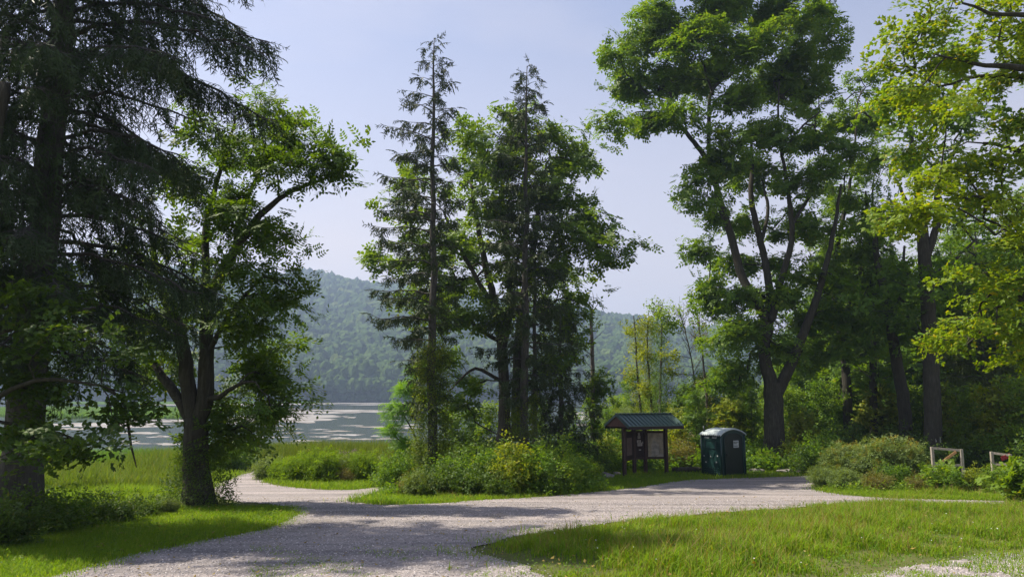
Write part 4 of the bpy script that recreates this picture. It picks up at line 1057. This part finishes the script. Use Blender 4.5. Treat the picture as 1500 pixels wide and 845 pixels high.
def patchy(P, s=.7, k=0.):
    return np.sin(P[:, 0] * 1.7 * s + 1 + k) * np.sin(P[:, 1] * 1.3 * s + 2 * k) + .6 * np.sin(P[:, 0] * 4.1 * s + P[:, 1] * 3.3 * s + k) + .4 * np.sin(P[:, 0] * 9 * s - P[:, 1] * 7 * s)
def z3(P): return np.concatenate([P, gz(P[:, 0], P[:, 1])[:, None]], 1)
def px_of(P): return CX + F * P[:, 0] / (P[:, 1] * math.cos(PITCH) - (CAMZ - gz(P[:, 0], P[:, 1])) * math.sin(PITCH))

P = scatter(380000, 8, 34, 640, 2100, 1.25); P = P[~on_road(P, .32)]
pos_ok = (px_of(P) > 640) & (P[:, 1] < 26)
P = P[pos_ok]
k = patchy(P); bare = (P[:, 1] < 11.2) & (rng.random(len(P)) < .5) & (k < .1)
P = P[~bare]; k = patchy(P, .8)
# shorter towards the gravel
edge = np.zeros(len(P))
for rd in ROADS:
    for c0 in range(0, len(P), 40000):
        d = np.min(np.linalg.norm(P[c0:c0+40000, None] - rd[None, ::2], axis=2), axis=1)
        edge[c0:c0+40000] = np.where(edge[c0:c0+40000] == 0, d, np.minimum(edge[c0:c0+40000], d))
hh = (.04 + .2 * np.clip(edge / 1.6, 0, 1)) * (1 + .5 * k)
keep = rng.random(len(P)) < np.clip(.25 + edge / .8, 0, 1)
keep &= rng.random(len(P)) < np.clip(.55 + .35 * k, .22, 1)
P, hh = P[keep], np.clip(hh[keep], .03, .42)
blades('lawn_grass', z3(P), hh, hh, .013, M_lawn, 'sunlit green grass filling the right foreground', 'grass', .5, .7)
q = rng.random(len(P)) < .2
blades('dry_grass_stalks', z3(P[q]), hh[q] * 1.45, hh[q], .007, M_dry, 'dry tan stalks scattered through the foreground grass', 'grass', .4, .4)

P = scatter(150000, 8, 21, -260, 460, 1.1); P = P[~on_road(P, .2)]
blades('shaded_lawn', z3(P), .04, .11, .010, M_lawn, 'short shaded lawn under the walnut at the left', 'grass', .6, .6)
P = scatter(130000, 20, 36, 480, 1640, 1.2); P = P[~on_road(P, .26)]; k = patchy(P, .5, 2)
P = P[(k > -1.2) & ((P[:, 1] > 26) | (px_of(P) < 1000) | (px_of(P) > 1180))]
blades('verge_grass', z3(P), .05, .2, .016, M_lawn, 'grass verge along the far side of the gravel road', 'grass', .5, .6)
P = scatter(30000, 33, 41, 560, 1320, 1.2); P = P[~on_road(P, .2)]
blades('thicket_floor_grass', z3(P), .06, .22, .022, M_lawn, 'rough grass around the kiosk and toilet', 'grass', .5, .6)
P = scatter(120000, 19.5, 41, -300, 285, 1.2); P = P[~on_road(P, .2)]; k = patchy(P, .25, 1)
far = P[:, 1] > 27 + 1.5 * patchy(P, .4, 7)
blades('rough_meadow', z3(P[far]), np.clip(.95 + .3 * k[far], .4, 1.5), 0, .024, M_rough, 'taller rough green meadow with brown seed heads behind the bright grass', 'grass', .25, .45)
P, k = P[~far], k[~far]
blades('meadow_grass', z3(P), np.clip(.42 + .22 * k, .12, .8) * np.clip((P[:, 1] - 18.5) / 5, .3, 1), 0, .018, M_meadow, 'tall sunlit yellow-green meadow grass left of the walnut', 'grass', .35, .6)
P = scatter(16000, 30, 39, 285, 620, 1.2); P = P[~on_road(P, .2)]
blades('bank_grass', z3(P), .08, .3, .02, M_meadow, 'sunny grass fringing the side track', 'grass', .5, .6)
P = scatter(90000, 38.5, 54, -250, 380, 1.); P = P[(px_of(P) < 268) | ((px_of(P) < 345) & (P[:, 1] > 42))]; k = patchy(P, .3, 4)
blades('reed_bed', z3(P), np.clip(1.15 + .22 * k, .7, 1.7) * np.where(px_of(P) > 268, .85, 1), 0, .035, M_reed2, 'green reed bed along the shore behind the meadow', 'reeds', .2, .35)
P = scatter(120000, 37, 53.5, 385, 880, 1.); P = P[(px_of(P) < 620) | (P[:, 1] > 43)]; P = P[(px_of(P) > 404 - (P[:, 1] - 37) * 1.2)]; k = patchy(P, .3, 5)
blades('cattail_bed', z3(P), np.clip(1.5 + .14 * k, .9, 1.8) * np.clip((P[:, 1] - 35.5) / 4, .5, 1), 0, .035, M_reed, 'olive cattail bed between the side track and the lake', 'cattails', .15, .3)
P = scatter(9000, 55, 66, 355, 440, 1.); P = P[patchy(P, .6, 3) > .1]; z = np.concatenate([P, np.full((len(P), 1), WZ - .05)], 1)
blades('water_reeds', z, .5, 1.2, .03, M_reed, 'sparse reeds standing in the shallows off the track end', 'reeds', .15, .3)
# far marsh in the lake
Ps = []
for (px, py_, rx, ry, n) in [(235,604,90,7,26000),(90,603,120,8,26000),(330,600,30,3,3000),(360,588.3,110,1.0,22000),(200,589,170,1.6,26000)]:
    u = rng.normal(0, 1, (n, 2)); u /= np.linalg.norm(u, axis=1)[:, None]; u *= np.sqrt(rng.random(n))[:, None]
    for a_, b_ in zip(px + rx * u[:, 0], py_ + ry * u[:, 1]):
        d = ray(a_, b_ + 1.5); t = (WZ - CAMZ) / d[2]
        if 0 < t < 640: Ps.append((d[0] * t, d[1] * t, WZ))
P = np.array(Ps); w_ = P[:, 1] / 900
mb_h = np.clip(.9 + .2 * patchy(P[:, :2], .05), .5, 1.6)
blades('marsh_reeds', P, mb_h, 0, .25, M_reed2, 'flat green marsh islands out in the lake on the left', 'reeds', .3, .4)

# ground cover under the shrubs
def cover(name, n, y0, y1, a, b, m, T, label, s=(.5, .9), cond=None, h=.25):
    P = scatter(n, y0, y1, a, b, 1.); P = P[~on_road(P, .25)]
    if cond is not None: P = P[cond(P)]
    Q = z3(P); Q[:, 2] += rng.random(len(P)) * h; D = rng.normal(0, 1, Q.shape); D[:, 2] = abs(D[:, 2]) * .5
    mb = MB(); stamps(mb, T, Q, D, s[0], s[1], .8); tag(mb.build(name, m), label, 'ground cover', kind='stuff')
cover('island_undergrowth', 5200, 25.5, 38, 570, 880, M_woods, T_lite, 'low leafy undergrowth beneath the middle island shrubs', cond=lambda P: P[:, 1] > 25.5 + .0 * P[:, 0])
cover('woodland_undergrowth', 9000, 39.5, 62, 870, 1620, M_woods, T_smlc, 'leafy undergrowth on the floor of the right-hand woods', (.8, 1.4), h=.7)
cover('roadside_undergrowth', 4200, 27.5, 40, 1200, 1620, M_lite, T_lite, 'low leafy weeds before the right-hand woods', cond=lambda P: px_of(P) > 1215 + (P[:, 1] < 29) * 15)
cover('corner_undergrowth', 3600, 11.5, 18.6, -300, 235, M_shd, T_lites, 'dark leafy weeds under the shrubs at lower left', cond=lambda P: P[:, 1] > 12 + np.clip(px_of(P) / 40, 0, 9) * .9)
cover('broadleaf_weeds', 5200, 9.2, 21, -100, 1640, M_woods, T_lites, 'small broad-leaved weeds and clover patches in the lawns', (.3, .65), h=.12, cond=lambda P: patchy(P, .9, 3) > .55)
# weeds growing through the gravel at the bottom
P = scatter(9000, 8, 12.4, 380, 850, 1.); P = P[inpoly(P, ROADS[0])]; k = patchy(P, 1.1, 6); P = P[k > .15]
blades('gravel_weeds', z3(P), .02, .07, .010, M_lawn, 'sparse weeds growing through the gravel at the bottom', 'weeds', .9, .8)
P = scatter(26000, 8, 12.6, 1150, 1640, 1.); P = P[inpoly(P, ROADS[1])]; k = patchy(P, 1.1, 6); P = P[k > -.6]
blades('shoulder_weeds', z3(P), .02, .09, .010, M_lawn, 'sparse weeds in the gravel corner at lower right', 'weeds', .9, .8)
P = scatter(26000, 17, 21.5, 1230, 1640, 1.); P = P[inpoly(P, ROADS[0])]; k = patchy(P, 1.3, 2); P = P[k > -.45]
blades('strip_weeds', z3(P), .03, .14, .014, M_lawn, 'grass creeping over the thin gravel strip at the right', 'grass', .8, .8)
# loose stones
import bmesh as _bm
b_ = _bm.new(); _bm.ops.create_icosphere(b_, subdivisions=1, radius=1); IV = np.array([v.co[:] for v in b_.verts]); IF = np.array([[v.index for v in q.verts] for q in b_.faces]); b_.free()
stT = [(IV * rng.uniform(.6, 1.1, (len(IV), 1)) * np.array([1, .8, .6]), [IF]) for _ in range(5)]
P = scatter(60000, 7.5, 24, -50, 1640, 1.); P = P[on_road(P, .12)]; Q = z3(P); Q[:, 2] += .02
mb = MB(); stamps(mb, stT, Q, rng.normal(0, 1, Q.shape) * np.array([1, 1, .2]), .006, .02, .3)
m, n, o = mat('loose_stone'); g = n.nodes.new('ShaderNodeNewGeometry')
prin(n, o, ramp(n, g.outputs['Random Per Island'], [(0, (.14, .13, .13)), (.4, (.3, .28, .28)), (.8, (.44, .41, .4)), (1, (.62, .58, .55))]), .85, .25)
tag(mb.build('loose_gravel', m), 'loose pale stones strewn over the gravel road', 'gravel', kind='stuff')
P = scatter(900, 7.8, 26, 150, 1640, 1.2); Q = z3(P); Q[:, 2] += .035; q = ~on_road(P); Q[q, 2] += .06
mb = MB(); stamps(mb, [tmpl([rhomb((0, 0, 0), (1, .1, .25), .07, .045, .01)]), tmpl([rhomb((0, 0, 0), (1, -.2, .1), .05, .03, .012)])], Q, rng.normal(0, 1, Q.shape) * np.array([1, 1, .15]), .6, 1.2, .3)
tag(mb.build('fallen_leaves', leaf_mat('fallen_leaf', (.16, .11, .03), (.26, .20, .04), (.30, .13, .04), .2)), 'brown and yellow fallen leaves scattered over gravel and lawn', 'leaf litter', kind='stuff')
# tiny white clover flowers
P = scatter(60, 9.5, 16, 740, 1450, 1.); P = P[~on_road(P)]; Q = z3(P); Q[:, 2] += rng.uniform(.14, .24, len(P))
mb = MB(); stamps(mb, [tmpl([rhomb((0,0,0),(math.cos(a),math.sin(a),.5),.012,.011) for a in np.arange(0,6.3,.7)])], Q, rng.normal(0, .3, Q.shape) + (1, 0, 0), .8, 1.3)
tag(mb.build('clover_flowers', M_white), 'tiny white flowers dotted in the foreground grass', 'flowers', kind='stuff')

# ------------------------------------------------------------------ information kiosk
def wood(name, a, b, rough=.7):
    m, n, o = mat(name); h = noise(n, 3, 4, coords(n, 'Object', (9, 9, 1)), .6)
    prin(n, o, ramp(n, h, [(.3, a), (.7, b)]), rough, .3, 0, bump(n, h, .3, .01)); return m
M_stain = wood('brown_stained_wood', (.035, .021, .017), (.062, .036, .028))
M_gable = wood('reddish_gable_wood', (.11, .05, .038), (.17, .085, .065))
M_board = wood('dark_notice_board', (.02, .013, .012), (.032, .02, .018))
m, n, o = mat('green_metal_roofing'); prin(n, o, ramp(n, noise(n, 2, 4, coords(n)), [(.3, (.060, .105, .098)), (.7, (.072, .12, .112))]), .38, .5, .3); M_roof = m
def paper(name, a, b, s=6):
    m, n, o = mat(name); prin(n, o, ramp(n, noise(n, s, 4, coords(n)), [(.4, a), (.6, b)]), .6, .3); return m
M_paper = paper('faded_paper', (.30, .28, .26), (.42, .39, .37))
m, n, o = mat('trail_map'); c_ = coords(n, 'Object', (2, 2, 2)); v = n.nodes.new('ShaderNodeTexVoronoi'); v.inputs['Scale'].default_value = 1.6; n.links.new(c_, v.inputs['Vector'])
prin(n, o, mixc(n, .5, ramp(n, v.outputs['Color'], [(.2, (.13, .13, .09)), (.5, (.26, .21, .13)), (.8, (.25, .25, .24))]), ramp(n, noise(n, 3, 5, c_), [(.4, (.10, .10, .08)), (.6, (.30, .26, .2))])), .35, .5); M_map = m
def kiosk():
    root = empty('information_kiosk', tuple(at(945, 37.6)), 'dark wooden notice kiosk with green metal gabled roof', 'kiosk')
    o0 = np.array(root.location)
    th = R(25); u = np.array([math.cos(th), math.sin(th), 0]); v = np.array([-math.sin(th), math.cos(th), 0])
    A = W(920.5, 624, 36.3); L = 3.32; Wd = 2.15
    posts = []
    for px, yy in ((915, 36.7), (929.5, 38.0), (946, 38.35), (976.5, 38.4)):
        p = at(px, yy); posts.append(p)
        MB().box(p + (0, 0, 1.12), (.15, .15, 2.4), th).build('post', M_stain, root, False, o0)
    # roof: eaves, ridge and gables
    ez = A[2]; rise = .56; A = A.copy()
    def P(a, b, z): q = A + u * a + v * b; q[2] = ez + z; return q
    for sgn in (0, 1):
        mb = MB(); b0 = 0 if sgn == 0 else Wd; bm_ = Wd / 2
        t = .035
        a0, a1, r1, r0 = P(0, b0, 0), P(L, b0, 0), P(L, bm_, rise), P(0, bm_, rise)
        dn = np.array([0, 0, -t])
        V = np.array([a0, a1, r1, r0, a0 + dn, a1 + dn, r1 + dn, r0 + dn])
        mb.add(V, np.array([(0,1,2,3),(7,6,5,4),(0,4,5,1),(1,5,6,2),(3,2,6,7),(0,3,7,4)]))
        nr = 14
        for k in range(nr + 1):
            s_ = .02 + (L - .04) * k / nr; e0 = P(s_, b0, .018); e1 = P(s_, bm_, rise + .018)
            mb.bar(e0, e1, .028, .04)
        mb.build('roof_panel', M_roof, root, False, o0)
    MB().bar(P(-.02, Wd/2, rise + .03), P(L + .02, Wd/2, rise + .03), .22, .03).build('ridge_cap', M_roof, root, False, o0)
    for a in (.03, L - .06):
        g0, g1, g2 = P(a, .12, -.06), P(a, Wd - .12, -.06), P(a, Wd/2, rise - .07); w3 = u * .035
        mb = MB().add([g0, g1, g2, g0 + w3, g1 + w3, g2 + w3], [np.array([(0,2,1),(3,4,5)]), np.array([(0,1,4,3),(1,2,5,4),(2,0,3,5)])])
        mb.build('gable_panel', M_gable, root, False, o0)
        mb = MB(); mb.bar(P(a - .035, -.0, -.05), P(a - .035, Wd/2, rise - .05), .03, .11); mb.bar(P(a - .035, Wd, -.05), P(a - .035, Wd/2, rise - .05), .03, .11)
        mb.build('verge_trim', M_roof, root, False, o0)
    for b in (.03, Wd - .03): MB().bar(P(.0, b, -.11), P(L, b, -.11), .04, .15).build('fascia', M_board, root, False, o0)
    for b in (.35, Wd - .35): MB().bar(P(.1, b, -.10), P(L - .1, b, -.10), .09, .14).build('beam', M_stain, root, False, o0)
    # boards between the posts
    zb, zt = .78, 2.1
    def board(a, b, m_, name='notice_board', ins=.09):
        a = np.array(a, float); b = np.array(b, float); d = b - a; d[2] = 0; Ld = np.linalg.norm(d); d /= Ld
        nrm = np.array([d[1], -d[0], 0]); z = (a[2] + b[2]) / 2
        p0 = a + d * ins; p1 = b - d * ins; p0[2] = p1[2] = z + (zb + zt) / 2
        bo = MB().bar(p0, p1, .04, zt - zb).build(name, m_, root, False, o0)
        for zz in (zb, zt):
            q0 = p0.copy(); q1 = p1.copy(); q0[2] = q1[2] = z + zz; MB().bar(q0, q1, .08, .09).build('rail', M_stain, bo, False, o0)
        return bo, p0, p1, d, nrm, z
    bo, p0, p1, d, nrm, z = board(posts[0], posts[1], M_board)
    q = (p0 + p1) / 2 + nrm * .03; q[2] = z + 1.4; MB().bar(q - d * .4, q + d * .35, .012, .85).build('poster', paper('brown_poster', (.10, .07, .06), (.14, .10, .085)), bo, False, o0)
    bo, p0, p1, d, nrm, z = board(posts[1], posts[2], M_board)
    Ld = np.linalg.norm(p1 - p0)
    for (t, zz, w_, h_) in [(.42, 2.0, .12, .16), (.42, 1.83, .16, .15), (.40, 1.62, .24, .13), (.50, 1.47, .30, .16), (.82, 1.55, .07, .10), (.5, 1.2, .13, .05)]:
        q = p0 + d * Ld * t + nrm * .03; q[2] = z + zz; no = MB().bar(q - d * w_ / 2, q + d * w_ / 2, .01, h_).build('notice', M_paper, bo, False, o0); tl = MB()
        for k in range(int(h_ / .03)): e = q + nrm * .008 + np.array([0, 0, h_ / 2 - .025 - k * .028]); f_ = .38 if k % 3 else .28; tl.bar(e - d * w_ * .38, e + d * w_ * f_, .003, .01)
        if tl.n: tl.build('lettering', M_board, no, False, o0)
    bo, p0, p1, d, nrm, z = board(posts[2], posts[3], M_board)
    q0 = p0 + d * .05 + nrm * .03; q1 = p1 - d * .05 + nrm * .03; q0[2] = q1[2] = z + (zb + zt) / 2
    MB().bar(q0, q1, .014, zt - zb - .14).build('trail_map', M_map, bo, False, o0)
    q = p0 + d * .42 + nrm * .045; q[2] = z + 1.2; MB().bar(q - d * .2, q + d * .2, .01, .55).build('notice', paper('map_sheet', (.2, .19, .17), (.3, .28, .25)), bo, False, o0)
kiosk()

# ------------------------------------------------------------------ portable toilet
m, n, o = mat('dark_green_plastic'); prin(n, o, ramp(n, noise(n, 2.5, 3, coords(n)), [(.3, (.005, .026, .024)), (.7, (.009, .036, .033))]), .4, .45); M_plas = m
m, n, o = mat('dark_and_shaded_plastic'); prin(n, o, ramp(n, noise(n, 2.5, 3, coords(n)), [(.3, (.0015, .006, .0055)), (.7, (.003, .010, .009))]), .45, .45); M_plasd = m  # dark fittings; for the door, its shade is put into the plastic colour
m, n, o = mat('translucent_white_roof'); prin(n, o, ramp(n, noise(n, 3, 3, coords(n)), [(.3, (.32, .38, .38)), (.7, (.45, .5, .5))]), .5, .4); M_plasr = m
m, n, o = mat('white_decal'); prin(n, o, ramp(n, noise(n, 30, 2, coords(n)), [(.4, (.25, .28, .28)), (.6, (.42, .45, .45))]), .5, .4); M_decal = m
def toilet():
    C0 = at(1058, 36.4); th = R(45 - 16)      # near corner; left wall and door wall run away from it
    a1 = W(1027.5, 650, 37.6); a2 = W(1090.5, 650, 37.3)
    u = a1 - C0; u[2] = 0; LU = np.linalg.norm(u); u /= LU        # along left wall
    v = a2 - C0; v[2] = 0; LV = np.linalg.norm(v); v /= LV        # along door wall
    nu = np.array([-u[1], u[0], 0]); nu = nu if nu @ v < 0 else -nu     # outward normal of left wall
    nv = np.array([-v[1], v[0], 0]); nv = nv if nv @ u < 0 else -nv
    root = empty('portable_toilet', tuple(C0), 'dark green portable toilet with pale domed roof beside the kiosk', 'portable toilet')
    o0 = C0.copy(); H = 1.95
    def P(a, b, z): return C0 + u * a + v * b + np.array([0, 0, z])
    # skid base
    mb = MB()
    for b in (.1, LV - .1): mb.bar(P(.02, b, .04), P(LU - .02, b, .04), .12, .08)
    mb.build('skid', M_plasd, root, False, o0)
    def wall(p, q, z0, z1, t, m_, name): 
        a = p.copy(); b = q.copy(); a[2] = b[2] = C0[2] + (z0 + z1) / 2
        return MB().bar(a, b, t, z1 - z0).build(name, m_, root, False, o0)
    lw = wall(P(.02, .02, 0), P(LU - .02, .02, 0), .08, H, .04, M_plas, 'side_wall')
    wall(P(.02, LV - .02, 0), P(LU - .02, LV - .02, 0), .08, H, .04, M_plas, 'side_wall')
    wall(P(LU - .02, .06, 0), P(LU - .02, LV - .06, 0), .08, H, .04, M_plas, 'back_wall')
    for a, b in ((0, 0), (LU, 0), (0, LV), (LU, LV)):
        p = P(a, b, 0); MB().tube([p + (0, 0, .06), p + (0, 0, H + .02)], [.045, .045], 10).build('corner_post', M_plas, root, True, o0)
    # front with arched top
    fr = MB(); N = 14; pts = []
    for k in range(N + 1):
        s = k / N; pts.append((s, H + .27 * math.sin(math.pi * s) ** .8))
    V = []
    for s, z in pts: V += [P(.0, .04 + (LV - .08) * s, .08), P(.0, .04 + (LV - .08) * s, z)]
    V = np.array(V); V2 = V + u * .05; n2 = len(V)
    f = [(2*k, 2*k+1, 2*k+3, 2*k+2) for k in range(N)] + [(n2+2*k, n2+2*k+2, n2+2*k+3, n2+2*k+1) for k in range(N)] + [(2*k+1, n2+2*k+1, n2+2*k+3, 2*k+3) for k in range(N)]
    fr.add(np.concatenate([V, V2]), np.array(f)).build('front_panel', M_plas, root, False, o0)
    # door with rounded head
    dm = MB(); N = 12; w0, w1 = .2, LV - .2; V = []
    for k in range(N + 1):
        s = k / N; V += [P(-.03, w0 + (w1 - w0) * s, .14), P(-.03, w0 + (w1 - w0) * s, 1.86 + .2 * (1 - abs(2 * s - 1) ** 3.5))]
    V = np.array(V); V2 = V + u * .03; n2 = len(V)
    f = [(2*k, 2*k+1, 2*k+3, 2*k+2) for k in range(N)] + [(n2+2*k, n2+2*k+2, n2+2*k+3, n2+2*k+1) for k in range(N)] + [(2*k+1, n2+2*k+1, n2+2*k+3, 2*k+3) for k in range(N)] + [(0, n2, n2+1, 1), (2*N, 2*N+1, n2+2*N+1, n2+2*N)]
    dr = dm.add(np.concatenate([V, V2]), np.array(f)).build('door', M_plasd, root, False, o0)
    fm = MB()                              # raised frame round the door
    ring = [P(-.045, w0, .14), P(-.045, w0, 1.86)] + [P(-.045, w0 + (w1 - w0) * k / 8, 1.86 + .2 * (1 - abs(2 * k / 8 - 1) ** 3.5)) for k in range(1, 8)] + [P(-.045, w1, 1.86), P(-.045, w1, .14)]
    fm.tube(ring, .022, 6); fm.build('door_frame', M_plas, root, True, o0)
    sg = wall(P(-.05, LV * .5 - .02, 0), P(-.05, LV * .5 + .36, 0), 1.36, 1.70, .012, M_decal, 'door_sign'); sg.parent = dr
    tm = MB()
    for zz, w_ in ((1.62, .3), (1.57, .22), (1.44, .3)): tm.bar(P(-.058, LV * .5, zz), P(-.058, LV * .5 + w_, zz), .004, .025)
    tm.build('sign_lettering', M_plasd, sg, False, o0)
    MB().box(P(-.06, w0 + .12, 1.05), (.05, .05, .14)).build('door_handle', M_plasd, dr, False, o0)
    # left wall mouldings
    mm = MB()
    def wl(a, z, b, z2, t=.035): mm.bar(P(a, -.012, z), P(b, -.012, z2), .03, t)
    wl(LU*.25, 1.72, LU*.8, 1.72); wl(LU*.25, 1.32, LU*.8, 1.32); wl(LU*.25, 1.30, LU*.25, 1.74); wl(LU*.8, 1.30, LU*.8, 1.74)
    for q in (.1, .42, .66): wl(LU * q, .55 if q == .1 else .8, LU * (q + .2), 1.2, .04)
    wl(LU*.30, 1.18, LU*.44, .8, .03); wl(LU*.62, 1.2, LU*.72, .95, .03)
    for zz in (.2, .3, .4):
        for k in range(8):
            a = LU * (.06 + .11 * k); wl(a, zz, a + LU * .055, zz - .05, .025); wl(a + LU * .055, zz - .05, a + LU * .11, zz, .025)
    mm.build('wall_moulding', M_plas, lw, False, o0)
    vm = MB()
    for base in (.2, .58):
        for k in range(4): a = LU * (base + .062 * k); vm.bar(P(a, -.014, 1.88), P(a + LU * .04, -.014, 1.80), .012, .05)
    for q, zz in ((.16, .98), (.49, .93), (.84, .93), (.22, .68), (.76, .64)): vm.bar(P(LU*q, -.014, zz), P(LU*(q+.06), -.014, zz), .012, .06)
    vm.build('vent_slots', M_decal, lw, False, o0)
    # domed ribbed roof: arch across v, ribs along v
    NA, NU = 16, 44; V = []
    for i in range(NU + 1):
        a = -.08 + (LU + .16) * i / NU
        endf = 1 - .35 * max(0, (i / NU - .75) / .25) ** 2
        rib = .022 if (i // 2) % 2 else 0
        for k in range(NA + 1):
            s = k / NA; V.append(P(a, -.08 + (LV + .16) * s, H + .03 + (.29 * math.sin(math.pi * s) ** .75) * endf + rib))
    V = np.array(V); i = np.arange(NU)[:, None] * (NA + 1); j = np.arange(NA)[None]
    f = np.stack([i + j, i + j + 1, i + j + NA + 2, i + j + NA + 1], -1).reshape(-1, 4)
    low = V.copy(); low[:, 2] -= .05; nn = len(V); fs = [f, f[:, ::-1] + nn]
    rim = [k for k in range(NA + 1)] + [NA + (NA + 1) * i_ for i_ in range(1, NU + 1)] + [(NA + 1) * NU + k for k in range(NA - 1, -1, -1)] + [(NA + 1) * i_ for i_ in range(NU - 1, 0, -1)]
    rim = np.array(rim); r2 = np.roll(rim, -1); fs.append(np.stack([rim, rim + nn, r2 + nn, r2], -1))
    MB().add(np.concatenate([V, low]), fs).build('roof', M_plasr, root, False, o0)
    p = P(LU - .1, .12, H); MB().tube([p, p + (0, 0, .42)], [.05, .05], 10).build('vent_pipe', M_plasd, root, True, o0)
toilet()

# ------------------------------------------------------------------ gates, stones, timber
M_raw = wood('weathered_pale_timber', (.27, .235, .19), (.42, .375, .31))
M_brace = wood('orange_new_timber', (.40, .22, .09), (.52, .30, .14))
M_red = paper('dark_red_reflector', (.22, .015, .02), (.30, .03, .03))
def gate(px0, px1, Y, ytop, ybot, label, red=False):
    a = at(px0, Y); b = at(px1, Y - .3); root = empty('wooden_gate', tuple(b), label, 'gate', 'wooden gates at the right'); o0 = np.array(b)
    zt0 = W(px0, ytop - 1, Y)[2]; zt1 = W(px1, ytop + 2.5, Y - .3)[2]; zb = W(px1, ybot, Y - .3)[2]
    A = a.copy(); A[2] = zt0; Bt = b.copy(); Bt[2] = zt1; MB().bar(A, Bt, .05, .085).build('top_rail', M_raw, root, False, o0)
    C = b.copy(); C[2] = zb; c2 = a.copy(); c2[2] = zb - .02; MB().bar(c2, C, .05, .08).build('bottom_rail', M_raw, root, False, o0)
    MB().box((b[0], b[1], (b[2] + zt1) / 2), (.1, .09, zt1 - b[2] + .095)).build('post', M_raw, root, False, o0)
    MB().box((a[0], a[1], (a[2] + zt0) / 2), (.1, .09, zt0 - a[2] + .095)).build('post', M_raw, root, False, o0)
    p = a + (b - a) * .28; p[2] = zb + .1; q = a + (b - a) * .8; q[2] = zt1 - .05
    if not red: MB().bar(p + (0, -.05, 0), q + (0, -.05, 0), .03, .09).build('brace', M_brace, root, False, o0)
    else:
        c = W((px0 + px1) / 2 + 3, ytop + 5, Y - .25); MB().bar(c + (-.19, 0, -.08), c + (.19, 0, .08), .02, .16).build('red_marker', M_red, root, False, o0)
gate(1370, 1413, 30, 657, 681, 'open pale wooden gate with orange brace below the notice tree')
gate(1457, 1484, 31, 664, 680, 'far right pale wooden gate half hidden by shrubs, with red marker', True)

def stone_mat():
    m, n, o = mat('grey_stone'); h = noise(n, 5, 5, coords(n), .65)
    prin(n, o, ramp(n, h, [(.3, (.10, .09, .08)), (.55, (.2, .185, .17)), (.75, (.3, .28, .26))]), .9, .2, 0, bump(n, h, .6, .04)); return m
M_stone = stone_mat()
def boulder(px, Y, s, label, seed):
    b = _bm.new(); _bm.ops.create_icosphere(b, subdivisions=3, radius=1); r = np.random.default_rng(seed)
    V = np.array([v.co[:] for v in b.verts]); f = np.array([[v.index for v in q.verts] for q in b.faces]); b.free()
    C = r.normal(0, 1, (10, 3)); C /= np.linalg.norm(C, axis=1)[:, None]
    for c in C: d = V @ c; V = V - np.outer(np.maximum(0, d - .72), c) * .95
    V = V * np.array(s) + r.normal(0, .008, V.shape)
    p = at(px, Y); o = MB().add(V + np.array([0, 0, s[2] * .55]), f).build('boulder', M_stone, None, True); o.location = p
    tag(o, label, 'stone', 'stones along the road edge')
boulder(888, 35.4, (.42, .25, .22), 'flat grey boulder left of the kiosk front post', 1)
boulder(899, 37.5, (.38, .25, .12), 'low pale slab behind the grey boulder, left of kiosk', 2)
boulder(1152, 38.6, (.55, .3, .16), 'broad low stone at the great ash\'s right foot', 3)
boulder(1176, 38.4, (.4, .28, .15), 'smaller stone second right of the great ash', 4)
boulder(1205, 37.6, (.35, .25, .12), 'stone farthest right beyond the great ash', 5)
boulder(1107, 39.4, (.5, .25, .14), 'low stone between toilet and great ash', 6)
p = at(986, 38.9); q = at(1026, 39.3)
root = MB(); Q, rr = smooth_poly([p + (0, 0, .13), (p + q) / 2 + (0, 0, .16), q + (0, 0, .15)], [.15, .16, .14], .2, .01); root.tube(Q, rr, 9)
tag(root.build('fallen_log', M_bark2, None, True), 'dark log lying on the grass between kiosk and toilet', 'log')

# ------------------------------------------------------------------ haze
m, n, o = mat('summer_haze'); v = n.nodes.new('ShaderNodeVolumePrincipled'); v.inputs['Color'].default_value = (.50, .66, .95, 1); v.inputs['Density'].default_value = .00041; v.inputs['Anisotropy'].default_value = .3
n.links.new(v.outputs[0], o.inputs['Volume'])
tag(MB().box((0, 1200, 170), (5200, 3000, 352)).build('haze', m), 'thin blue summer haze over lake and hills', 'haze', kind='stuff')
for u_ in list(used): pass
